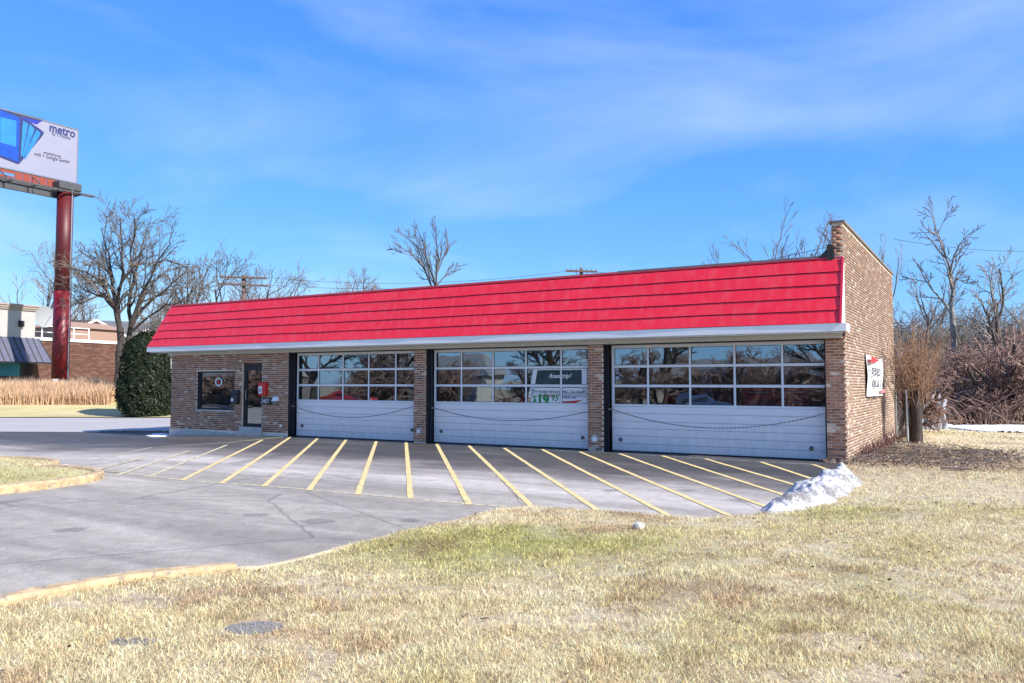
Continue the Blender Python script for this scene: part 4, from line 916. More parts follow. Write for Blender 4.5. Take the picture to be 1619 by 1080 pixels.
# brown flat roof unit
q = dist(133, 520, 84.)
t = empty('roof_shed', (q[0], q[1], 0), bd, 'low tan building wing seen over the brick store roof', 'building')
hh = dist(133, 509, 84.)[2]; MB().box(-3, 4.5, -.5, 4, .5, hh - .7).build('wall', mat('tan_wall', (.33, .21, .16), .9, .1), t); MB().hexa([(-3.3, -.8, hh - .7), (4.8, -.8, hh - .7), (4.8, 4.3, hh - .7), (-3.3, 4.3, hh - .7), (-2, 1, hh), (3.4, 1, hh), (3.4, 2.2, hh), (-2, 2.2, hh)]).build('roof', mat('tan_roof', (.30, .19, .14), .9, .2, 3.), t)
def house(px, py_top, Y, w_, d_, rz, label, wall=(.55, .56, .58), roof=(.11, .11, .12)):
    q = dist(px, py_top, Y); g = float(terr(q[0], Y)); top = q[2]; t = empty('house', (q[0], Y, g - .2), rz, label, 'house'); hh = top - g + .2; e = hh - w_ * .28
    mw, mr = mat('house_wall', wall, .8, .06), mat('house_roof', roof, .9, .2, 4.)
    m = MB(); m.v = [(-w_ / 2, 0, 0), (w_ / 2, 0, 0), (w_ / 2, 0, e), (0, 0, hh - .12), (-w_ / 2, 0, e), (-w_ / 2, d_, 0), (w_ / 2, d_, 0), (w_ / 2, d_, e), (0, d_, hh - .12), (-w_ / 2, d_, e)]
    m.f = [(0, 1, 2, 3, 4), (9, 8, 7, 6, 5), (1, 6, 7, 2), (0, 4, 9, 5)]; m.build('wall', mw, t)
    for s in (-1, 1):
        m = MB(); ex = w_ / 2 + .4; ez = e - .4 * (hh - e) / (w_ / 2)
        m.hexa([(s * ex, -.4, ez), (0, -.4, hh), (0, d_ + .4, hh), (s * ex, d_ + .4, ez), (s * ex, -.4, ez + .16), (0, -.4, hh + .16), (0, d_ + .4, hh + .16), (s * ex, d_ + .4, ez + .16)]).build('roof', mr, t)
        MB().bar((s * ex, -.44, ez + .06), (0, -.44, hh + .06), .08, .24).build('barge_board', M_white, t)
    for x in (-w_ * .22, w_ * .22):
        o_ = MB().box(x - .5, x + .5, -.06, -.005, e - 1.6, e - .3).build('window', M_white, t); MB().box(x - .42, x + .42, -.08, -.061, e - 1.52, e - .38).build('pane', M_black, o_)
    return t
house(152, 507, 100., 8.5, 14, .55, 'white gabled house with a grey roof behind the brick store, right of the red pole')
house(113, 507, 106., 10, 14, -1.0, 'grey roofed house mostly behind the red billboard pole')
house(235, 521, 108., 8, 12, .3, 'pale gabled house glimpsed through the big bare tree', wall=(.6, .58, .52))

# utility poles and the wire between them
M_pole = mat('pole_wood', (.13, .085, .07), .9, .25, 5., .3, 20, stretch=(1, 1, .2))
def utility(px, Y, ptop, arms, label, half=1.9, rz=0.):
    p = dist(px, ptop, Y); g = float(terr(p[0], Y)); t = empty('utility_pole', (p[0], Y, g), rz, label, 'utility pole')
    MB().tube([(0, 0, -.1), (0, 0, p[2] - g)], [.19, .13], 10).build('pole', M_pole, t, True)
    for k, (py, tilt, hf_) in enumerate(arms):
        zc = dist(px, py, Y)[2] - g; o_ = MB().bar((-hf_, -.17, zc + tilt), (hf_, -.17, zc - tilt), .12, .13).build('crossarm', M_pole, t)
        for x in (-.92, -.6, -.3, .35, .65, .95): MB().tube([(x * hf_, -.17, zc - tilt * x + .066), (x * hf_, -.17, zc - tilt * x + .22)], .045, 6).build('insulator', M_steel, o_)
        MB().bar((-.7 * hf_ * .6, -.2, zc), (0, -.2, zc - .6), .04).bar((.7 * hf_ * .6, -.2, zc), (0, -.2, zc - .6), .04).build('brace', M_steeld, t)
    return t
utility(385.5, 60., 434, [(439.5, .06, 1.75), (451, .08, 1.9)], 'brown wooden utility pole with two crossarms behind the roof at left')
utility(919, 57., 424, [(429.5, .03, 1.1)], 'top of a utility pole with one crossarm behind the middle of the roof')
def wire(a, b, sag, label):
    n = 24; P_ = [np.array(a) + (np.array(b) - np.array(a)) * i / n - np.array([0, 0, sag * 4 * (i / n) * (1 - i / n)]) for i in range(n + 1)]
    t = empty('power_line', tuple(P_[0]), 0, label, 'power line', 'power lines'); MB().tube([p_ - P_[0] for p_ in P_], .012, 4).build('cable', M_steeld, t)
wire(dist(406, 437, 60.), dist(902, 428, 57.), .7, 'upper thin power line between the two utility poles')
wire(dist(411, 450, 60.), dist(900, 441, 57.), .5, 'lower thin power line between the two utility poles')
wire(dist(940, 430, 57.), dist(1330, 385, 36.), .6, 'thin power line running right from the middle utility pole')
wire(dist(1413, 378, 40.), dist(1700, 395, 44.), .3, 'thin power line crossing the sky at right above the bare woods')

# ------------------------------------------------------------------ bare trees
def seg_mesh(name, S, k=3):
    """many short tapered tubes: S rows = p0(3) p1(3) r0 r1"""
    S = np.asarray(S, float); n = len(S); p0, p1 = S[:, :3], S[:, 3:6]; d = p1 - p0; d /= np.linalg.norm(d, axis=1)[:, None] + 1e-9
    up = np.where(np.abs(d[:, 2:3]) < .9, np.array([[0, 0, 1.]]), np.array([[1., 0, 0]])); x = np.cross(d, up); x /= np.linalg.norm(x, axis=1)[:, None]; y = np.cross(d, x)
    v = np.zeros((n, 2, k, 3))
    for j in range(k):
        a = 2 * math.pi * j / k; o = x * math.cos(a) + y * math.sin(a); v[:, 0, j] = p0 + o * S[:, 6:7]; v[:, 1, j] = p1 + d * S[:, 7:8] * .3 + o * S[:, 7:8]
    q = np.array([(j, (j + 1) % k, k + (j + 1) % k, k + j) for j in range(k)]); f = (q[None] + (np.arange(n) * 2 * k)[:, None, None]).reshape(-1, 4)
    return np_mesh(name, v.reshape(-1, 3), f, n=4, smooth=True)
def rot_dir(d, ang, rs):
    d = d / np.linalg.norm(d); a = np.array([rs.gauss(0, 1), rs.gauss(0, 1), rs.gauss(0, 1)]); a -= d * a.dot(d); a /= np.linalg.norm(a) + 1e-9
    return d * math.cos(ang) + a * math.sin(ang)
def grow(big, small, p, d, r, Ln, lev, rs, P):
    n = max(2, int(Ln / P['seg'][min(lev, len(P['seg']) - 1)])); st = Ln / n; pts = [(p.copy(), r)]; q = p.copy(); dd = d / np.linalg.norm(d)
    for i in range(n):
        dd = dd + np.array([rs.gauss(0, 1), rs.gauss(0, 1), rs.gauss(0, 1)]) * P['wob'] + np.array([0, 0, P['up']]) * (1 if lev < 3 else .6); dd /= np.linalg.norm(dd)
        q = q + dd * st; rr = r * (1 - (1 - P['tip']) * (i + 1) / n); pts.append((q.copy(), max(rr, P['rmin'])))
    dest = big if lev <= P['biglev'] else small
    for (a, ra), (b, rb) in zip(pts[:-1], pts[1:]): dest.append((*a, *b, ra, rb))
    branch(big, small, pts, Ln, r, lev, rs, P)
def branch(big, small, pts, Ln, r, lev, rs, P, t0=None):
    if lev >= P['max']: return
    nc = P['kids'][min(lev, len(P['kids']) - 1)]; n = len(pts) - 1; t0 = P['t0'] if t0 is None else t0
    for k in range(nc):
        t = t0 + (1 - t0) * (k + rs.random()) / nc; i = min(int(t * n), n - 1); f = t * n - i
        a, b = pts[i][0], pts[i + 1][0]; o = a + (b - a) * f; pr = pts[i][1]
        pd = (b - a) / (np.linalg.norm(b - a) + 1e-9); nd = rot_dir(pd, math.radians(rs.uniform(*P['ang'])), rs)
        nd[2] += P.get('lift', 0); l = Ln * rs.uniform(*P['len']) * (1.15 - .5 * t); cr = max(min(pr * .68, r * .6), P['rmin'])
        if l > .15: grow(big, small, o, nd, cr, l, lev + 1, rs, P)
PD = dict(seg=[.6, .45, .35, .3, .25], wob=.10, up=.05, tip=.35, rmin=.011, biglev=1, max=4, kids=[8, 6, 5, 4], t0=.25, ang=(25, 60), len=(.42, .62), lift=.1)
def tree(name, loc, label, build, seed=1, P=None, group=None, mats=(None, None), cat='tree', rz=0., lname=('trunk', 'crown')):
    rs = random.Random(seed); P = {**PD, **(P or {})}; big, small = [], []; build(big, small, rs, P)
    t = empty(name, loc, rz, label, cat, group)
    if big: link(lname[0], seg_mesh(lname[0], big, 7), mats[0] or M_bark, t)
    if small: link(lname[1], seg_mesh(lname[1], small, 3), mats[1] or M_twig, t)
    return t
def simple(h, r, lean=(0, 0), trunk=.3, kids=None):
    def f(big, small, rs, P):
        p = np.zeros(3); d = np.array([lean[0], lean[1], 1.]); grow(big, small, p - np.array([0, 0, .2]), d, r, h, 0, rs, P)
    return f
def limbs(base, Y, LL, jit=1.2):
    """limbs given as photo spots at the tree's distance, spread in depth; first lot are trunks"""
    def f(big, small, rs, P):
        for (pts, r0, r1, lv, dy) in LL:
            n = len(pts); Q = []
            for i, (x, y) in enumerate(pts):
                w = dist(x, y, Y + dy * (i / max(1, n - 1)) ** 1.2) - base; Q.append(w)
            F_ = [Q[0]]
            for i in range(n - 1):
                L_ = np.linalg.norm(Q[i + 1] - Q[i]); m_ = max(1, int(L_ / .6))
                for k in range(1, m_ + 1):
                    q = Q[i] + (Q[i + 1] - Q[i]) * k / m_; F_.append(q + np.array([rs.gauss(0, 1), rs.gauss(0, 1), rs.gauss(0, 1)]) * (.05 if k < m_ else 0))
            m_ = len(F_) - 1; pr = [(q, r0 + (r1 - r0) * i / m_) for i, q in enumerate(F_)]
            for (a, ra), (b, rb) in zip(pr[:-1], pr[1:]): big.append((*a, *b, ra, rb))
            tot = sum(np.linalg.norm(F_[i + 1] - F_[i]) for i in range(m_))
            branch(big, small, pr, tot, r0, lv, rs, P, t0=.18)
    return f
# the big spreading tree left of the roof
Y = 57.; bs = dist(188, 640, Y); bs[2] = float(terr(bs[0], Y))
LLa = [([(186, 640), (187, 600), (188, 560), (190, 520)], 0.281, 0.234, 9, 0), ([(196, 640), (196, 600), (200, 560), (206, 520)], 0.203, 0.172, 9, .3),
       ([(190, 520), (184, 490), (170, 462), (152, 440), (135, 430), (112, 424)], 0.187, 0.039, 1, -3), ([(190, 520), (180, 478), (178, 440), (172, 400), (160, 360)], 0.156, 0.031, 1, 1.5), ([(190, 520), (186, 470), (195, 430), (193, 390), (190, 345)], 0.156, 0.031, 1, -1),
       ([(206, 520), (204, 480), (212, 440), (222, 400), (232, 360)], 0.156, 0.031, 1, 3), ([(206, 520), (218, 482), (232, 450), (248, 415), (270, 385)], 0.156, 0.031, 1, -2), ([(206, 520), (226, 488), (246, 468), (270, 450), (296, 428)], 0.140, 0.027, 1, 1.5),
       ([(206, 525), (236, 500), (262, 482), (284, 478), (306, 460)], 0.101, 0.023, 1, -3), ([(184, 492), (165, 470), (140, 462), (118, 450)], 0.101, 0.023, 1, 3), ([(178, 440), (158, 418), (138, 404), (124, 396)], 0.078, 0.023, 1, 0), ([(212, 440), (206, 400), (214, 370), (212, 345)], 0.078, 0.023, 1, -2),
       ([(170, 462), (150, 470), (128, 480), (112, 470)], 0.062, 0.023, 1, 2), ([(248, 415), (262, 410), (282, 418), (300, 425)], 0.062, 0.023, 1, 0)]
tree('bare_tree', tuple(bs), 'large spreading bare tree with forked trunk beside the dark evergreen shrub', limbs(bs, Y, LLa), 11,
     dict(max=4, kids=[7, 10, 7, 5], len=(.34, .52), up=.03, rmin=.012, ang=(25, 60)), mats=(M_barkd, M_twig))
def gtree(px, Y, ptop, label, seed, P=None, r=.2, lean=(0, 0), mats=(None, None), group=None, name='bare_tree', sc=1.):
    p = dist(px, ptop, Y); g = float(terr(p[0], Y)); h = (p[2] - g) * .80 * sc
    return tree(name, (p[0], Y, g), label, simple(h, r, lean), seed, P, mats=mats, group=group)
BG = 'bare trees behind the buildings'
gtree(68, 84., 383, 'bare tree with pale twigs left of the red billboard pole', 21, dict(rmin=.018, max=3, kids=[10, 7, 6]), .2, mats=(M_bark, M_twigp), group=BG)
gtree(318, 78., 402, 'bare tree behind the left end of the red roof, nearest the big tree', 22, dict(rmin=.02, max=3, kids=[10, 7, 6]), .22, (-.1, 0), mats=(M_barkd, M_twig), group=BG)
gtree(352, 80., 408, 'bare tree just left of the two-armed utility pole, the wider one', 23, dict(rmin=.02, max=3, kids=[9, 7, 6]), .2, mats=(M_barkd, M_twig), group=BG)
gtree(376, 76., 398, 'thin bare tree standing right behind the two-armed utility pole', 24, dict(rmin=.018, max=3, kids=[9, 6, 5]), .17, mats=(M_barkd, M_twig), group=BG)
gtree(424, 80., 416, 'slender bare tree right of the two-armed utility pole, left of its pair', 25, dict(rmin=.016, max=3, kids=[7, 5, 4]), .16, (.05, 0), mats=(M_bark, M_twigp), group=BG)
gtree(446, 82., 420, 'slender bare tree right of the two-armed utility pole, right of its pair', 26, dict(rmin=.016, max=3, kids=[7, 5, 4]), .16, (.05, 0), mats=(M_bark, M_twigp), group=BG)
gtree(497, 84., 437, 'low bare tree over the roof, left one of three rounded crowns', 27, dict(rmin=.018, max=3, kids=[10, 7, 6], ang=(30, 70)), .2, mats=(M_bark, M_twigp), group=BG)
gtree(533, 84., 429, 'low dense bare tree over the roof, middle one of three rounded crowns', 28, dict(rmin=.02, max=3, kids=[12, 8, 7], ang=(30, 60)), .24, mats=(M_bark, M_twigp), group=BG)
gtree(566, 84., 434, 'low bare tree over the roof, right one of three rounded crowns', 29, dict(rmin=.018, max=3, kids=[10, 6, 5], ang=(30, 70)), .2, (.15, 0), mats=(M_bark, M_twigp), group=BG)
for i, (px, yt) in enumerate(((255, 455), (285, 470), (240, 478), (130, 470))):
    gtree(px, 92. + i * 4, yt, ['hazy bare tree filling the gap behind the big spreading tree', 'bare tree low against the left tip of the red roof', 'small bare tree behind the evergreen shrub', 'small bare tree over the white gabled house'][i], 60 + i, dict(rmin=.022, max=3, kids=[10, 7, 6]), .2, mats=(M_bark, M_twig), group=BG)
# the tall vase tree over the middle of the roof
Y = 52.; bs = dist(688, 640, Y); bs[2] = .15
tree('bare_tree', tuple(bs), 'tall vase-shaped bare tree standing alone over the red roof', limbs(bs, Y, [
    ([(688, 640), (688, 560), (688, 480)], 0.180, 0.156, 9, 0), ([(688, 480), (682, 452), (672, 428), (662, 412), (648, 400), (634, 392)], 0.078, 0.015, 1, 1), ([(688, 480), (685, 440), (676, 415), (666, 392), (655, 372)], 0.072, 0.015, 1, -1),
    ([(666, 395), (650, 382), (638, 372), (628, 364)], 0.036, 0.012, 2, .5), ([(676, 415), (672, 395), (668, 380), (660, 362)], 0.036, 0.012, 2, -.5), ([(688, 480), (690, 440), (694, 410), (690, 385), (682, 366)], 0.078, 0.015, 1, -1.5),
    ([(692, 430), (702, 405), (708, 392), (706, 376)], 0.042, 0.012, 1, 1), ([(690, 452), (704, 436), (716, 428), (727, 420)], 0.042, 0.012, 1, .5), ([(685, 445), (668, 440), (658, 430)], 0.024, 0.009, 2, 0)]), 31,
    dict(max=4, kids=[6, 9, 7, 5], len=(.30, .46), up=.07, ang=(14, 40), rmin=.011), mats=(M_bark, M_twig))
# twiggy tops over the right end of the roof
for i, (px, yt, Y) in enumerate(((1205, 392, 44.), (1243, 355, 42.), (1278, 345, 41.), (1305, 352, 43.), (1424, 372, 44.), (1440, 395, 46.))):
    gtree(px, Y, yt, ['faint bare sapling over the roof ridge, leftmost near the parapet', 'bare sapling over the roof ridge, second near the parapet', 'bare sapling over the roof ridge, third near the parapet', 'bare sapling right against the tarred parapet end', 'pale bare sapling just right of the side wall top', 'pale bare sapling leaning out between side wall and tall tree'][i],
          40 + i, dict(rmin=.011, max=3, kids=[8, 5, 3], ang=(14, 35), up=.03, len=(.35, .55), t0=.4), .12, [(-.1, 0), (-.1, 0), (-.08, 0), (.12, 0), (.1, 0), (.25, 0)][i], mats=(M_bark, M_twig if i < 4 else M_twigp), group='bare saplings behind the right end of the shop', sc=1.05)
# tall tree at right
Y = 46.; bs = dist(1512, 672, Y); bs[2] = float(terr(bs[0], Y))
tree('bare_tree', tuple(bs), 'tall pale bare tree rising above the thicket, tallest at right', limbs(bs, Y, [
    ([(1516, 672), (1510, 600), (1508, 540), (1506, 500)], .19, .15, 9, 0), ([(1506, 500), (1507, 460), (1502, 425), (1492, 395), (1482, 372), (1474, 342)], .13, .02, 2, .5), ([(1503, 430), (1508, 405), (1518, 385), (1534, 368)], .06, .016, 2, -1),
    ([(1506, 500), (1494, 480), (1474, 458), (1460, 438), (1452, 420)], .07, .018, 2, 1), ([(1482, 372), (1470, 366), (1460, 358)], .05, .02, 2, 0), ([(1507, 460), (1512, 440), (1528, 448), (1532, 440)], .04, .02, 2, -1), ([(1506, 500), (1500, 470), (1500, 450)], .04, .02, 2, 1)]), 33,
    dict(max=5, kids=[5, 6, 7, 5, 4], len=(.30, .55), ang=(22, 60), rmin=.016, up=.05), mats=(bark('bark_pale', (.24, .21, .185)), M_twig))
gtree(1606, 44., 420, 'bare tree with rising limbs at the right edge of the photo above the thicket', 36, dict(rmin=.014, max=4, kids=[8, 6, 4, 3], ang=(20, 50)), .26, (-.1, 0), mats=(M_bark, M_twigp))

# ---- thicket of the woods: arching, many-stemmed trees
def thicket(nst, h, spread, r, dark):
    def f(big, small, rs, P):
        for k in range(nst):
            a = rs.random() * 6.28; b = rs.uniform(.08, spread); grow(big, small, np.array([math.cos(a) * .25, math.sin(a) * .25, -.1]), np.array([math.cos(a) * b, math.sin(a) * b, 1.]), r * rs.uniform(.6, 1.1), h * rs.uniform(.7, 1.), 0, rs, P)
    return f
TP = dict(seg=[.5, .4, .3, .25], wob=.15, up=-.02, tip=.4, rmin=.013, biglev=0, max=3, kids=[9, 8, 7], t0=.22, ang=(25, 75), len=(.38, .62), lift=.06)
protos = []
spec = [((4, 3.9, .5, .19), M_twigr, M_barkd), ((3, 4.2, .7, .22), M_twigr, M_barkd), ((5, 3.5, .6, .13), M_twigr, M_bark), ((6, 4.2, .35, .11), M_twigp, M_bark)]
wl = [(1428, 30.5, 1, .62), (1440, 43, 0, .9), (1462, 40, 2, 1.0), (1485, 42, 0, .95), (1505, 39, 1, .85), (1530, 43, 2, 1.1), (1553, 37, 1, 1.0), (1572, 41, 0, 1.1), (1592, 36.5, 1, 1.0), (1612, 39, 0, 1.05), (1636, 37, 2, 1.1), (1660, 41, 1, 1.1), (1700, 40, 0, 1.1), (1745, 43, 2, 1.15),
      (1455, 50, 3,.88), (1495, 52, 3,.88), (1535, 50, 3,.88), (1578, 51, 3,.88), (1618, 49, 3,.88), (1665, 52, 3,.88), (1420, 52, 3,.88), (1395, 47, 0, 1.05), (1350, 50, 3,.88), (1800, 46, 1, 1.1)]
wlab = ['grey brushy small tree behind the wire fence at the wall corner', 'reddish brushy tree in the thicket next to the side wall', 'low reddish many-stemmed tree behind the pale panel', 'reddish arching tree in the thicket under the tall pale tree', 'grey brushy tree in front of the tall pale tree trunk', 'reddish bushy tree right of the tall pale trunk',
        'dark-trunked arching tree, first of the thick trunks at the snow strip', 'reddish arching tree between the dark trunks', 'dark-trunked leaning tree, second of the thick trunks at the snow strip', 'reddish tree at the right edge of the photo', 'reddish tree cut by the right edge of the photo', 'grey brushy tree just beyond the right edge', 'reddish tree beyond the right edge', 'reddish bushy tree farther beyond the right edge',
        'pale twiggy tree far back behind the pollarded shrub', 'pale twiggy tree far back left of the tall trunk', 'pale twiggy tree far back right of the tall trunk', 'pale twiggy tree far back over the brush pile', 'pale twiggy tree far back at the right edge', 'pale twiggy tree far back beyond the right edge', 'pale twiggy tree far back beside the wall corner', 'reddish tree hidden behind the side wall corner', 'pale twiggy tree hidden behind the shop', 'grey brushy tree far beyond the right edge']
for i, (px, Y, k, s) in enumerate(wl):
    p = dist(px, 640, Y); g = float(terr(p[0], Y))
    if len(protos) <= k:
        while len(protos) <= k:
            kk = len(protos); (ns_, h_, sp_, r_), mt, mb_ = spec[kk]
            protos.append((seg_mesh('trunk', [], 6) if False else None, None)); rs = random.Random(70 + kk); big, small = [], []; thicket(ns_, h_, sp_, r_, 0)(big, small, rs, TP)
            protos[kk] = (seg_mesh('trunk', big, 7), seg_mesh('crown', small, 3)); protos[kk][0].materials.append(mb_); protos[kk][1].materials.append(mt)
    t = empty('thicket_tree', (p[0], Y, g), i * 2.1, wlab[i], 'tree', 'trees of the bare thicket at right'); t.scale = (s, s, s)
    link('trunk', protos[k][0], None, t); link('crown', protos[k][1], None, t)
# undergrowth
rs = np.random.RandomState(5); n = 5200; px = rs.uniform(1405, 1760, n); Yy = rs.uniform(34.5, 52, n) ; S = []
sx = (px - CX) / F * Yy; hh = rs.uniform(.5, 2.2, n) * (1 + (vnoise(sx, Yy, 3.) - .5))
for i in range(n):
    a = rs.rand() * 6.28; ln = rs.uniform(.1, .8); p = np.array([sx[i], Yy[i], float(terr(sx[i], Yy[i])) - .05]); d = np.array([math.cos(a) * ln, math.sin(a) * ln, 1.]) * hh[i] / 3
    for k in range(3):
        q = p + d + rs.normal(0, .07, 3); S.append((*p, *q, .014, .011)); p = q; d = d + np.array([math.cos(a) * .1, math.sin(a) * .1, -.1]) * hh[i]
o = link('undergrowth', seg_mesh('undergrowth', S, 3), M_twigr); o['kind'] = 'stuff'; o['label'] = 'tangled brown undergrowth under the thicket'
S = []
rs = np.random.RandomState(6)
for i in range(2600):
    Yy = rs.uniform(58, 95); x = rs.uniform(.28, .95) * Yy; g = float(terr(x, Yy)); p = np.array([x, Yy, g]); h_ = rs.uniform(3, 6.3)
    d = np.array([rs.normal(0, .12), rs.normal(0, .12), 1.]) * h_ / 3; r0 = rs.uniform(.03, .09)
    for k in range(3):
        q = p + d; S.append((*p, *q, r0 * (1 - k / 4), r0 * (1 - (k + 1) / 4)))
        for _ in range(3):
            e = q + rs.normal(0, 1, 3) * np.array([.9, .9, .5]) + np.array([0, 0, .7]); S.append((*q, *e, .022, .016))
            e2 = e + rs.normal(0, .5, 3) + np.array([0, 0, .3]); S.append((*e, *e2, .018, .014))
        p = q; d = d + rs.normal(0, .12, 3)
o = link('far_woods', seg_mesh('far_woods', S, 3), M_twig); o['kind'] = 'stuff'; o['label'] = 'far bare woods behind the thicket'

# ---- pollarded orange shrub by the fence
p0 = onz(1447, 700, .05)
def pollard(big, small, rs, P):
    for k in range(3):
        a = k * 2.1; q = np.array([math.cos(a) * .07, math.sin(a) * .07, -.1]); e = np.array([math.cos(a) * .22, math.sin(a) * .3, 1.6 + rs.uniform(-.2, .2)])
        m_ = (q + e) / 2 + np.array([rs.uniform(-.1, .1), rs.uniform(-.1, .1), 0]); big.append((*q, *m_, .17, .14)); big.append((*m_, *e, .14, .13))
        for j in range(40):
            b = rs.random() * 6.28; w = rs.random() ** .6 * .6; d = np.array([math.cos(b) * w, math.sin(b) * w, 1.]); h_ = rs.uniform(.9, 2.35) * (1 - .25 * w); o_ = e + np.array([rs.gauss(0, .13), rs.gauss(0, .13), rs.uniform(-.55, .1)])
            p = o_; d = d / np.linalg.norm(d) * h_ / 4
            for s in range(4):
                d2 = d + np.array([rs.gauss(0, .06), rs.gauss(0, .06), .02]); q2 = p + d2; small.append((*p, *q2, .010 - s * .001, .009 - s * .001)); p = q2
                for _ in range(2 if s > 0 else 1): t_ = p + np.array([rs.gauss(0, .17), rs.gauss(0, .17), rs.uniform(-.05, .35)]); small.append((*p, *t_, .006, .005))
tree('pollarded_shrub', tuple(p0), 'orange-brown pollarded shrub with upright shoots beside the wire fence', pollard, 50, mats=(mat('pollard_bark', (.04, .028, .022), .9, .4, 6., .5, 20), M_twigo), cat='shrub', lname=('stem', 'shoots'))

# ---- chain-link fence panel at the rear corner of the shop
pf0, pf1 = onz(1417.5, 700, -.05), onz(1435.5, 706, -.05); fd = (pf1 - pf0)[:2]; fl_ = float(np.linalg.norm(fd)); ztop = dist(1435, 615, pf1[1])[2]
t = empty('wire_fence', tuple(pf0), math.atan2(fd[1], fd[0]), 'grey chain-link fence panel at the rear corner of the side wall', 'fence')
M_galv = mat('galvanised', (.42, .43, .44), .5, .1, 10, metal=.5)
for x in (0, fl_): MB().tube([(x, 0, -.1), (x, 0, ztop + .03)], .035, 10).build('post', M_galv, t)
MB().tube([(0, 0, ztop - .05), (fl_, 0, ztop - .05)], .022, 8).build('top_rail', M_galv, t)
m = MB(); w_ = .07; k = -int(ztop / w_) - 1
while k * w_ < fl_:
    for s in (1, -1):
        a = k * w_; pts_ = []
        x0, x1 = max(a, 0), min(a + ztop, fl_)
        if x1 > x0:
            if s == 1: m.bar((x0, 0, x0 - a), (x1, 0, x1 - a), .0028, .0028)
            else: m.bar((x0, 0, ztop - .05 - (x0 - a)), (x1, 0, max(0, ztop - .05 - (x1 - a))), .0028, .0028)
    k += 1
o_ = m.build('wire_mesh', M_steeld, t)
# pale panel behind the shrub
q = onz(1463, 682, 0.)
t = empty('metal_sheet', tuple(q), -.25, 'pale lavender corrugated sheet standing behind the pollarded shrub', 'metal sheet')
m = MB(); nn_ = 28; vs_ = []; rs = random.Random(8)
for i in range(nn_ + 1):
    x = -.75 + 1.5 * i / nn_; y = .03 * math.sin(i * 1.6) ; tt = 1.72 - .25 * abs(x + .1) - (.25 if x > .5 else 0)
    for j in range(5): m.v.append((x + .05 * math.sin(j * 2.), y + .02 * math.sin(j * 1.3 + i), tt * j / 4))
for i in range(nn_):
    for j in range(4): a = i * 5 + j; m.f.append((a, a + 5, a + 6, a + 1))
o_ = m.build('sheet', mat('lavender_sheet', (.36, .36, .42), .6, .6, 14.), t); o_.modifiers.new('thick', 'SOLIDIFY').thickness = .01
MB().box(-.22, -.15, -.06, .08, 0, 1.75).build('batten', mat('batten', (.12, .12, .14), .8), t)

# ------------------------------------------------------------------ evergreen, reeds and other plants
def leaf_mesh(name, C_, Nn, size, cols, rs, aspect=.5):
    n = len(C_); a = rs.normal(0, 1, (n, 3)); a -= Nn * (a * Nn).sum(1)[:, None]; a /= np.linalg.norm(a, axis=1)[:, None]; b = np.cross(Nn, a); s = size[:, None]
    v = np.stack([C_ - a * s, C_ + b * s * aspect, C_ + a * s, C_ - b * s * aspect], 1).reshape(-1, 3)
    return np_mesh(name, v, np.arange(n * 4).reshape(-1, 4), np.repeat(cols, 4, 0), n=4)
M_leaf = mat('evergreen_leaf', (0, 0, 0), .6, 0, attr=True, trans=.12, spec=.3)
Y = 50.; rs = np.random.RandomState(2); q = dist(230, 640, Y); g = float(terr(q[0], Y)) + .02
t = empty('evergreen_shrub', (q[0], Y, g), 0, 'tall dark clipped evergreen shrub at the left end of the shop', 'shrub')
n = 42000; th_ = rs.rand(n) * 6.283; hz = rs.rand(n) ** .9; Ht = dist(230, 527, Y)[2] - g
prof = np.interp(hz, [0, .1, .35, .7, .88, 1.], [1.15, 1.38, 1.45, 1.24, .92, .32]); lump = .80 + .34 * vnoise(th_ * 2.2, hz * 7, 1.) + .2 * vnoise(th_ * 7, hz * 22, 1.) + .12 * (rs.rand(n) > .93) * rs.rand(n)
dep = 1 - .22 * rs.rand(n) ** 2; R_ = prof * lump * dep
Cp = np.stack([np.cos(th_) * R_, np.sin(th_) * R_, hz * Ht * (.93 + .09 * vnoise(th_ * 1.5, 0 * th_, 1.)) + .05], 1)
Nn = np.stack([np.cos(th_), np.sin(th_), rs.normal(0, .7, n)], 1) + rs.normal(0, .6, (n, 3)); Nn /= np.linalg.norm(Nn, axis=1)[:, None]
cg = np.array([.012, .019, .008]) * (1 + rs.rand(n, 1) * .9) + (rs.rand(n, 1) > .95) * np.array([.08, .075, .035])
link('foliage', leaf_mesh('foliage', Cp, Nn, rs.uniform(.05, .12, n), cg, rs), M_leaf, t)
m = MB(); m.tube([(0, 0, -.1), (0, 0, .4), (0, 0, Ht * .4), (0, 0, Ht * .75), (0, 0, Ht * .9)], [.25, 1.05, 1.15, .85, .3], 14).build('inner_branches', mat('evergreen_core', (.012, .016, .010), .95), t)

rs = np.random.RandomState(3)
def blades(name, X, Yy, Z0, hgt, wid, lean, cols, m, az_=None, segs=2, parent=None):
    n = len(X); a = rs.rand(n) * 6.283 if az_ is None else az_; fa = a + rs.normal(0, .9, n) + math.pi / 2; dx, dy = np.cos(a), np.sin(a); wx, wy = np.cos(fa) * wid / 2, np.sin(fa) * wid / 2
    base = np.stack([X, Yy, Z0], 1); mid = base + np.stack([dx * lean * .35 * hgt, dy * lean * .35 * hgt, hgt * (1 - lean * .25) * .6], 1); tip = base + np.stack([dx * lean * hgt, dy * lean * hgt, hgt * np.sqrt(np.clip(1 - lean ** 2, .02, 1))], 1)
    w = np.stack([wx, wy, 0 * wx], 1); V_ = np.stack([base - w, base + w, mid + w * .8, mid - w * .8, tip], 1).reshape(-1, 3)
    i = np.arange(n)[:, None] * 5; T_ = np.stack([i + 0, i + 1, i + 2, i + 0, i + 2, i + 3, i + 3, i + 2, i + 4], 2).reshape(-1, 3)
    o = link(name, np_mesh(name, V_, T_, np.repeat(cols, 5, 0)), m, parent); return o
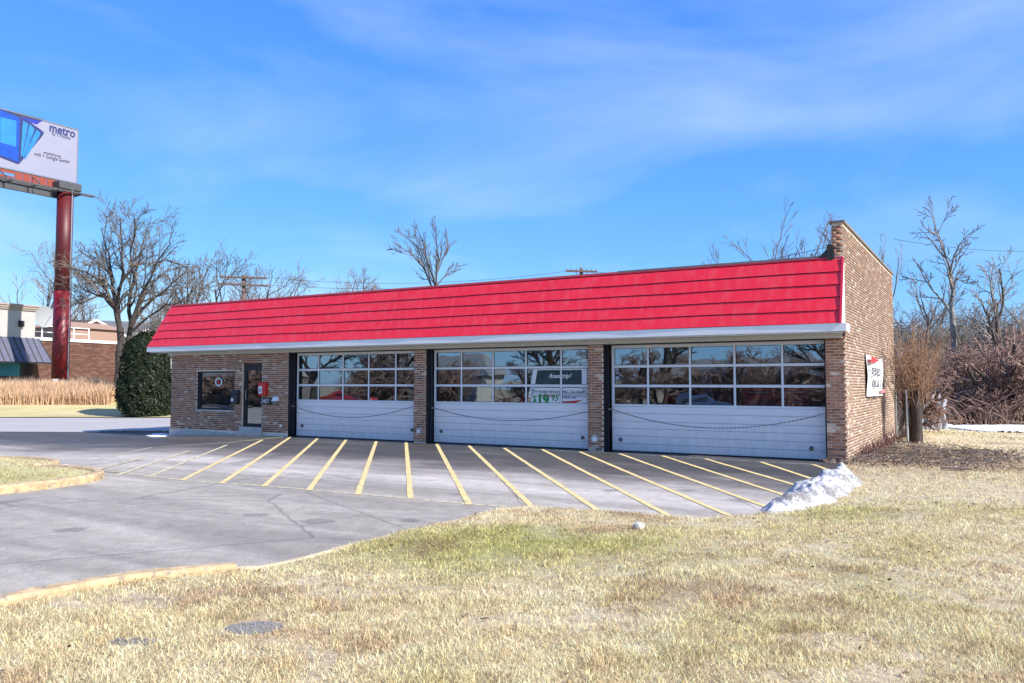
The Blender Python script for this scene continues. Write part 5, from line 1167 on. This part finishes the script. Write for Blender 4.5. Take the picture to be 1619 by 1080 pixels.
# tall dry reeds before the store
n = 30000; x_ = rs.uniform(-44.5, -27.6, n); yy = rs.uniform(55.5, 60.5, n); keep = (yy < 60.2 - .8 * sst(-31, -28, x_) * 3) ; x_, yy = x_[keep], yy[keep]; n = len(x_)
hr = rs.uniform(.65, 1.5, n) * (.8 + .4 * vnoise(x_, yy, 1.3)); cr = np.array([.62, .43, .27]) * (.7 + .6 * rs.rand(n, 1)) + rs.rand(n, 1) * np.array([.12, .10, .08])
o = blades('tall_dry_reeds', x_, yy, terr(x_, yy), hr, rs.uniform(.03, .06, n), np.clip(rs.normal(.25, .18, n), .02, .8), cr, M_grass); o['kind'] = 'stuff'; o['label'] = 'tall dry tan reeds in front of the brick store'
# dark mulch bed tip at far left
q = onz(12, 640, .3)
# dead weeds along the side wall
def weed(p, n, h_, col, label, name='dead_weed', seed=0, lean=.6):
    global rs; rs = np.random.RandomState(seed + 90); x_ = rs.normal(0, .12, n); y_ = rs.normal(0, .12, n)
    t = empty(name, tuple(p), 0, label, 'weed', 'dead weeds along the side wall'); c = np.array(col) * (.6 + .8 * rs.rand(n, 1))
    blades('stems', x_, y_, 0 * x_ - .02, rs.uniform(.4, 1., n) * h_, rs.uniform(.012, .03, n), np.clip(rs.normal(lean, .2, n), .05, .97), c, M_grass, parent=t)
for i, (v_, du, h_) in enumerate(((1.0, .25, .45), (1.9, .35, .55), (2.7, .3, .6), (3.8, .3, .6), (5.0, .3, .7), (6.3, .3, .6), (7.8, .3, .7), (9.3, .4, .8))):
    p = O + U * (UR + du) + V * v_; weed((p[0], p[1], .04), 46, h_, (.20, .12, .09) if i % 2 else (.15, .07, .07), 'dry brown weed clump against the side wall, %s from the front corner' % ['first', 'second', 'third', 'fourth', 'fifth', 'sixth', 'seventh', 'eighth'][i], seed=i)

# ------------------------------------------------------------------ grass blades on the near lawn
rs = np.random.RandomState(12)
def sample(n, y0, y1):
    Yy = np.sqrt(rs.uniform(y0 ** 2, y1 ** 2, n)); X = rs.uniform(-.74, .74, n) * Yy; k = inpoly(X, Yy, near_lawn)
    # keep off the shop
    d = np.stack([X - O[0], Yy - O[1]], 1); uu = d @ U[:2]; vv = d @ V[:2]; k &= ~((uu < UR + .08) & (vv > -.05) & (vv < VB + .3)); return X[k], Yy[k]
parts = [sample(190000, 3.6, 7.), sample(190000, 7., 12.), sample(150000, 12., 22.), sample(60000, 22., 36.)]
gr_c = onz(403, 990, .07); gr_c2 = onz(212, 1012, .07)
AX, AY, AH, AW = [], [], [], []
for (X, Yy), (h0, h1, w) in zip(parts, ((.025, .08, .0046), (.028, .07, .006), (.03, .07, .010), (.04, .09, .02))):
    clump = vnoise(X + 77, Yy, .28); hgt = rs.uniform(h0, h1, len(X)) * (.6 + .9 * clump); AX.append(X); AY.append(Yy); AH.append(hgt); AW.append(np.full(len(X), w) * rs.uniform(.7, 1.3, len(X)))
X, Yy, hgt, wid = map(np.concatenate, (AX, AY, AH, AW))
k = (((X - gr_c[0]) / .24) ** 2 + ((Yy - gr_c[1]) / .17) ** 2 > 1) & ((((X - gr_c2[0]) / .2) ** 2 + ((Yy - gr_c2[1]) / .12) ** 2 > 1) | (rs.rand(len(X)) < .3)); X, Yy, hgt, wid = X[k], Yy[k], hgt[k], wid[k]; bare = (vnoise(X + 9, Yy + 3, .55) * .6 + vnoise(X, Yy, .18) * .4 > .70) & (rs.rand(len(X)) < .75); X, Yy, hgt, wid = X[~bare], Yy[~bare], hgt[~bare], wid[~bare]; n = len(X)
col = patchcol(X, Yy) * np.array([1.05, 1.01, .89]) * (.55 + 1.15 * rs.rand(n, 1)) * (.8 + .4 * vnoise(X, Yy, .16))[:, None]; col += (rs.rand(n, 1) > .80) * np.array([.16, .15, .12]) - (rs.rand(n, 1) > .9) * col * .5; col = np.clip(col, .02, .85)
flow = vnoise(X, Yy, .3) * 9 + rs.normal(0, 1.9, n)
leanv = np.clip(rs.normal(.80, .22, n), .1, .99)
# root heights from the lawn surface
o = blades('lawn_grass', X, Yy, nland(X, Yy) - .006, hgt, wid, leanv, col, M_grass, az_=flow); o['kind'] = 'stuff'; o['label'] = 'matted straw and green dormant grass blades'
print('blades', n)
n = 9000; X = rs.uniform(-27, -7.9, n); Yy = rs.uniform(13.5, 21, n); k = inpoly(X, Yy, isl_poly); X, Yy = X[k], Yy[k]; n = len(X)
o = blades('island_grass', X, Yy, lotz(X, Yy) + .10 + .04 * (vnoise(X, Yy, 1.5) - .3), rs.uniform(.03, .07, n), np.full(n, .018), np.clip(rs.normal(.6, .2, n), .1, .98), farcol(X, Yy) * (.6 + .8 * rs.rand(n, 1)), M_grass); o['kind'] = 'stuff'; o['label'] = 'short grass of the kerbed island'
# gravel patch, twigs, dead leaves
def rocks(name, c, rx, ry, n, s0, s1, m, zf, label, seed):
    rr = np.random.RandomState(seed); vs = []; fs = []
    for i in range(n):
        a = rr.rand() * 6.28; q = math.sqrt(rr.rand()); x, y = c[0] + math.cos(a) * q * rx, c[1] + math.sin(a) * q * ry; s = rr.uniform(s0, s1); z = float(zf(x, y)); b = len(vs); ph = rr.rand() * 6.28
        for (u_, v_, w_) in ((1, 0, 0), (.1, 1, 0), (-1, .1, 0), (0, -1, 0), (0, 0, 1), (0, 0, -1)):
            u2, v2 = u_ * math.cos(ph) - v_ * math.sin(ph), u_ * math.sin(ph) + v_ * math.cos(ph); f_2 = rr.uniform(.7, 1.3, 3); vs.append((x + u2 * s * f_2[0], y + v2 * s * .7 * f_2[1], z + s * .35 + w_ * s * .5 * f_2[2]))
        fs += [(b + p_, b + q_, b + 4) for p_, q_ in ((0, 1), (1, 2), (2, 3), (3, 0))] + [(b + q_, b + p_, b + 5) for p_, q_ in ((0, 1), (1, 2), (2, 3), (3, 0))]
    o = link(name, meshd(name, vs, fs), m); o['kind'] = 'stuff'; o['label'] = label; return o
M_gravel = mat('gravel', (.17, .16, .155), .9, .7, 30., .3, 60)
rocks('gravel_patch', gr_c, .21, .15, 520, .008, .02, M_gravel, nland, 'small round patch of grey gravel in the lawn', 1)
rocks('gravel_patch', gr_c2, .17, .07, 120, .007, .015, M_gravel, nland, 'faint second patch of gravel in the lawn', 2)
def rock(px, py, s, label, m, name='rock', cat='rock', seed=0):
    q = onz(px, py, .07); rr = random.Random(seed); bm = bmesh.new(); bmesh.ops.create_icosphere(bm, subdivisions=2, radius=1)
    for v_ in bm.verts: f_ = 1 + rr.uniform(-.16, .16); v_.co = Vector((v_.co.x * s[0] * f_, v_.co.y * s[1] * f_, max(v_.co.z * s[2] * f_ + s[2] * .55, -.01)))
    me = bpy.data.meshes.new(name); bm.to_mesh(me); bm.free(); o = link(name, me, m); o.location = (q[0], q[1], .06); return tagp(o, label, cat)
rock(1010, 835, (.07, .05, .06), 'white rock lying in the grass just below the lot kerb', mat('white_rock', (.42, .40, .37), .9, .3, 20., .5, 30), seed=3)
rock(495, 972, (.045, .03, .012), 'small pale stone chip in the grass right of the gravel patch', mat('pale_chip', (.6, .6, .55), .8), seed=4, name='stone_chip', cat='stone')
# dead leaves and litter beside the shop
rs = np.random.RandomState(21); n = 11000
a = rs.rand(n) * 6.28; rr = np.sqrt(rs.rand(n)); c = onz(1425, 722); X = c[0] + np.cos(a) * rr * 3.6; Yy = c[1] + np.sin(a) * rr * 4.2
d = np.stack([X - O[0], Yy - O[1]], 1); uu = d @ U[:2]; vv = d @ V[:2]; k = ~((uu < UR + .1) & (vv > -.2)) & (uu > UR - .5) & (vnoise(X, Yy, 1.4) + rs.rand(n) * .5 > .55 + rr * .25); X, Yy = X[k], Yy[k]; n = len(X)
Cp = np.stack([X, Yy, nland(X, Yy) + rs.uniform(.02, .10, n)], 1); Nn = rs.normal(0, .5, (n, 3)) + np.array([0, 0, 1.]); Nn /= np.linalg.norm(Nn, axis=1)[:, None]
lc = np.array([.17, .115, .085]) * (.5 + 1.2 * rs.rand(n, 1)) + (rs.rand(n, 1) > .85) * np.array([.2, .17, .14])
o = link('leaf_litter', leaf_mesh('leaf_litter', Cp, Nn, rs.uniform(.02, .055, n), lc, rs, .4), M_leaf); o['kind'] = 'stuff'; o['label'] = 'dead brown leaves heaped beside the side wall'
S = []
for i in range(900):
    a = rs.rand() * 6.28; q = math.sqrt(rs.rand()); x, y = c[0] - .5 + math.cos(a) * q * 3., c[1] + math.sin(a) * q * 3.2; dd = np.array([x - O[0], y - O[1]])
    if dd @ U[:2] < UR + .1: continue
    b = rs.rand() * 3.14; l = rs.uniform(.15, .7); z = float(nland(x, y)) + rs.uniform(.03, .14); S.append((x, y, z, x + math.cos(b) * l, y + math.sin(b) * l, z + rs.normal(0, .06), .008, .005))
o = link('fallen_twigs', seg_mesh('fallen_twigs', S, 3), M_twig); o['kind'] = 'stuff'; o['label'] = 'fallen twigs strewn over the leaf litter'
n = 1500; Yy = np.sqrt(rs.uniform(14, 420, n)); X = rs.uniform(-.7, .7, n) * Yy; k = inpoly(X, Yy, near_lawn) & (vnoise(X, Yy, 1.7) > .42); X, Yy = X[k], Yy[k]; n = len(X)
d = np.stack([X - O[0], Yy - O[1]], 1); k = ~((d @ U[:2] < UR + .1) & (d @ V[:2] > -.1)); X, Yy = X[k], Yy[k]; n = len(X)
Cp = np.stack([X, Yy, nland(X, Yy) + rs.uniform(.02, .045, n)], 1); Nn = rs.normal(0, .4, (n, 3)) + np.array([0, 0, 1.]); Nn /= np.linalg.norm(Nn, axis=1)[:, None]
o = link('scattered_leaves', leaf_mesh('scattered_leaves', Cp, Nn, rs.uniform(.012, .032, n), np.array([.16, .09, .055]) * (.6 + 1. * rs.rand(n, 1)), rs, .5), M_leaf); o['kind'] = 'stuff'; o['label'] = 'dead brown leaves scattered over the lawn'
# plank
q = onz(1511, 743, .08); t = empty('plank', (q[0], q[1], .09), -.42, 'short weathered grey plank lying in the grass right of the shop', 'plank')
MB().box(-.28, .28, -.05, .05, 0, .04).build('board', M_wood, t); MB().box(-.2, .2, .06, .1, 0, .03).build('batten', M_wood, t)
# brush pile of cut limbs in front of the thicket
rs = np.random.RandomState(31)
bpx = onz(1560, 676); t0_ = empty('brush_pile', (bpx[0], bpx[1] + 1, 0), 0, 'long low pile of cut grey limbs behind the snow strip', 'brush pile')
for i in range(70):
    x = rs.uniform(-2.4, 5.5); y = rs.uniform(-.3, 1.6); z = rs.uniform(.08, .55); a = rs.normal(0, .22); l = rs.uniform(1.2, 3.2); n_ = 5
    P_ = [(x + math.cos(a) * l * k / n_, y + math.sin(a) * l * k / n_ + rs.normal(0, .03), max(.03, z + rs.normal(0, .05) + (k / n_ - .5) * rs.normal(0, .2))) for k in range(n_ + 1)]
    MB().tube(P_, list(np.linspace(rs.uniform(.03, .08), .015, n_ + 1)), 5).build('limb', (M_barkd, M_bark, M_twigp)[i % 3], t0_, True)

# ------------------------------------------------------------------ snow
M_snow = mat('snow', (.74, .74, .75), .7, .05, 3., .5, 25)
def snow_mat_dirty():
    m = mat('dirty_snow', (.47, .46, .45), .75, .04, 4., .9, 18); nt = m.node_tree; b = nt.nodes['Principled BSDF']; L = nt.links.new; base = b.inputs['Base Color'].links[0].from_socket
    tc = N(nt, 'ShaderNodeTexCoord'); a = N(nt, 'ShaderNodeTexNoise', inp={'Scale': 26., 'Detail': 6., 'Roughness': .8}); L(tc.outputs['Object'], a.inputs['Vector'])
    c_ = N(nt, 'ShaderNodeTexNoise', inp={'Scale': 2.2, 'Detail': 3.}); L(tc.outputs['Object'], c_.inputs['Vector'])
    ml = N(nt, 'ShaderNodeMath', operation='MULTIPLY'); L(a.outputs['Fac'], ml.inputs[0]); L(c_.outputs['Fac'], ml.inputs[1])
    r = N(nt, 'ShaderNodeMapRange', inp={1: .23, 2: .30, 3: 0., 4: .85}); L(ml.outputs[0], r.inputs[0])
    mx = N(nt, 'ShaderNodeMixRGB'); mx.inputs[2].default_value = (.16, .14, .13, 1); L(r.outputs[0], mx.inputs[0]); L(base, mx.inputs[1]); L(mx.outputs[0], b.inputs['Base Color']); return m
M_dsnow = snow_mat_dirty()
sp = [onz(*p) for p in ((1192, 823), (1214, 801), (1252, 781), (1296, 763), (1338, 753), (1364, 768), (1352, 787), (1316, 804), (1276, 817), (1232, 825))]
poly = [tuple(p[:2]) for p in sp]; xs = [p[0] for p in poly]; ys = [p[1] for p in poly]; ax_ = np.array(poly)
n = 150; gx_, gy_ = np.meshgrid(np.linspace(min(xs) - .2, max(xs) + .2, n), np.linspace(min(ys) - .2, max(ys) + .2, n))
def pdist(X, Y_, poly):
    dm = np.full(X.shape, 1e9)
    for i in range(len(poly)):
        a = np.array(poly[i]); b = np.array(poly[(i + 1) % len(poly)]); ab = b - a; t = np.clip(((X - a[0]) * ab[0] + (Y_ - a[1]) * ab[1]) / ab.dot(ab), 0, 1); dm = np.minimum(dm, np.hypot(X - a[0] - t * ab[0], Y_ - a[1] - t * ab[1]))
    return np.where(inpoly(X, Y_, poly), dm, -dm)
dm = pdist(gx_, gy_, poly) + .12 * (vnoise(gx_, gy_, .35) - .5)
along = (gx_ - min(xs)) / (max(xs) - min(xs))
hz = np.clip(dm, -.05, 9) ** 1; hz = np.where(dm > 0, .30 * (1 - np.exp(-np.clip(dm, 0, 9) * 4.0)) * (.55 + .75 * along) , dm * .8)
lum = (vnoise(gx_, gy_, .33) - .35) * .16 + (vnoise(gx_, gy_, .12) - .4) * .10 + (vnoise(gx_, gy_, .05) - .5) * .07
hz = np.where(dm > 0, hz + lum * sst(0, .25, dm), hz) ; hz = np.maximum(hz, -.1)
vs_ = np.stack([gx_.ravel(), gy_.ravel(), hz.ravel() + .01], 1); I = np.arange(n * n).reshape(n, n); fq = np.stack([I[:-1, :-1], I[:-1, 1:], I[1:, 1:], I[1:, :-1]], -1).reshape(-1, 4); fq = fq[(dm.ravel()[fq] > -.12).any(1)]
o = link('snow_pile', np_mesh('snow_pile', vs_, fq, n=4, smooth=True), M_dsnow); tagp(o, 'melting heap of dirty white snow at the corner of the lot near the shop', 'snow pile')
def snow_patch(pp, label, z0=.02, h=.06, jit=.1, name='snow_patch'):
    poly = [tuple(onz(*p)[:2]) for p in pp]; xs = [p[0] for p in poly]; ys = [p[1] for p in poly]; n = 60
    gx_, gy_ = np.meshgrid(np.linspace(min(xs) - .3, max(xs) + .3, n * 2), np.linspace(min(ys) - .3, max(ys) + .3, n)); dm = pdist(gx_, gy_, poly) + jit * (vnoise(gx_, gy_, .5) - .5) * 4
    base = np.where(True, terr(gx_, gy_), 0); hz = base + z0 - .06 + np.where(dm > 0, .06 + h * (1 - np.exp(-np.clip(dm, 0, 9) * 6)), np.maximum(dm, -.2)) + .02 * vnoise(gx_, gy_, .15)
    m_, k_ = n, n * 2; I = np.arange(n * k_).reshape(n, k_); fq = np.stack([I[:-1, :-1], I[:-1, 1:], I[1:, 1:], I[1:, :-1]], -1).reshape(-1, 4); fq = fq[(dm.ravel()[fq] > -.03).all(1)]
    o = link(name, np_mesh(name, np.stack([gx_.ravel(), gy_.ravel(), hz.ravel()], 1), fq, n=4, smooth=True), M_snow); tagp(o, label, 'snow patch')
snow_patch([(1490, 679), (1530, 677), (1580, 677), (1640, 678), (1700, 680), (1700, 690), (1630, 689), (1575, 687), (1535, 685)], 'long strip of white snow before the brush pile at right', .10)
snow_patch([(90, 730), (112, 728), (110, 733), (108, 738), (88, 737)], 'small flat patch of snow at the tip of the kerbed island', -.02, .03, .03)
snow_patch([(225, 681), (240, 678), (266, 678), (266, 684), (235, 684)], 'grey leftover snow and leaf patch on the road by the left shop corner', -.02, .05, .05)
snow_patch([(1480, 676), (1500, 674), (1512, 678), (1496, 681)], 'small broken snow patch left of the long snow strip', .10, .04, .05)
lit = onz(228, 683, -.2)
rocks('road_debris', (lit[0] - .2, lit[1]), 1.7, .5, 260, .02, .07, mat('debris_brown', (.16, .12, .09), .9, .5, 10), lambda x, y: float(terr(x, y)), 'brown leaves and grit by the road edge', 5)

# ------------------------------------------------------------------ what stands behind the camera and shows in the panes
M_rb = 'bare trees behind the camera'
rt = [(-22, -17, 10.), (-31, -7, 11.), (-9, -27, 10.), (-37, 1, 10.), (-2, -31, 9.), (-46, 10, 10.), (-15, -23, 12.), (-52, 17, 11.), (6, -34, 10.), (-58, 25, 10.)]
pm = None
for i, (x, y, h_) in enumerate(rt):
    if pm is None:
        rs_ = random.Random(99); big, small = [], []; simple(6.2, .24)(big, small, rs_, {**PD, 'rmin': .02, 'max': 3, 'kids': [12, 8, 7]}); pm = (seg_mesh('trunk', big, 6), seg_mesh('crown', small, 3)); pm[0].materials.append(M_barkd); pm[1].materials.append(M_barkd)
    t = empty('bare_tree', (x, y, -.1), i * 1.3, 'bare tree behind the camera, %s from the left, mirrored in the panes' % ['sixth', 'fifth', 'eighth', 'fourth', 'ninth', 'third', 'seventh', 'second', 'tenth', 'first'][i], 'tree', M_rb); t.scale = (h_ / 8,) * 3; link('trunk', pm[0], None, t); link('crown', pm[1], None, t)
def sidebldg(x, y, rz, w_, d_, h_, label, wall):
    t = empty('house', (x, y, -.1), rz, label, 'house'); MB().box(-w_ / 2, w_ / 2, 0, d_, 0, h_).build('wall', mat('far_wall', wall, .8, .1), t)
    MB().hexa([(-w_ / 2 - .4, -.4, h_), (w_ / 2 + .4, -.4, h_), (w_ / 2 + .4, d_ + .4, h_), (-w_ / 2 - .4, d_ + .4, h_), (-w_ / 2 + 1, d_ / 2 - .2, h_ + 1.8), (w_ / 2 - 1, d_ / 2 - .2, h_ + 1.8), (w_ / 2 - 1, d_ / 2 + .2, h_ + 1.8), (-w_ / 2 + 1, d_ / 2 + .2, h_ + 1.8)]).build('roof', M_flash, t)
    for k in range(int(w_ / 3)):
        xx = -w_ / 2 + 1.5 + k * 3; MB().box(xx - .6, xx + .6, d_ + .001, d_ + .05, 1., 2.3).build('window', M_black, t); MB().box(xx - .6, xx + .6, -.05, -.001, 1., 2.3).build('window', M_black, t)
car((-27, 3, float(lotz(-27, 3))), 2.25, (.5, .5, .52), 'silver car parked at the roadside behind the camera, left')
car((-14, -11, float(lotz(-14, -11))), 2.35, (.05, .05, .06), 'black car parked at the roadside behind the camera')

sp_ = [(-70, 30), (-62, 38), (4, -28), (-2, -36)]
sp_ = [(-64.5, 24), (-57, 33.5), (2, -21), (-5, -30)]
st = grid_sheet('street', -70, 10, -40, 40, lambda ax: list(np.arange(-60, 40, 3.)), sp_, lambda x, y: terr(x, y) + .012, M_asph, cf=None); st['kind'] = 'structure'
hl = [(-58, 36), (-54, 29), (-49, 23), (-43, 16), (-38, 11), (-33, 4), (-28, -2), (-23, -8), (-18, -14), (-12, -19), (-6, -24), (1, -28)]
ordn = ['first', 'second', 'third', 'fourth', 'fifth', 'sixth', 'seventh', 'eighth', 'ninth', 'tenth', 'eleventh', 'twelfth']
for i, (x, y) in enumerate(hl):
    z = float(lotz(x, y))
    for q_ in (0, 1):
        t = empty('thicket_tree', (x - 1.5 - 3.5 * q_ + (i % 3) * .8, y - 2.5 - 3. * q_ + 3 * q_, z), i * .9 + q_ * 2, 'tall brushy bare tree across the street behind the camera, %s %s from the left' % (['front row', 'back row'][q_], ordn[i]), 'tree', 'bare trees across the street')
        sc1 = [1.0, 1.35][q_] * (.9 + .07 * ((i * 5) % 4)); t.scale = (sc1 * 1.15, sc1 * 1.15, sc1 * .95); k = (i + q_) % 3
        link('trunk', protos[k][0], None, t); link('crown', protos[k][1], None, t)
for i, (x, y, w_, wc) in enumerate(((-48, 8, 12, (.34, .32, .29)), (-30, -14, 14, (.20, .10, .08)), (-62, 22, 10, (.12, .11, .11)))):
    sidebldg(x - 4, y - 4, -.85, w_, 7, 2.6, ['pale low house across the street behind the bare trees', 'brick low house across the street behind the bare trees', 'dark low house across the street behind the bare trees'][i], wc)
for i, (x, y, c_) in enumerate(((-40, 17, (.35, .03, .03)), (-22, -3, (.06, .09, .16)))):
    car((x, y, float(lotz(x, y))), 2.25, c_, ['red car on the street behind the camera', 'navy car on the street behind the camera'][i])
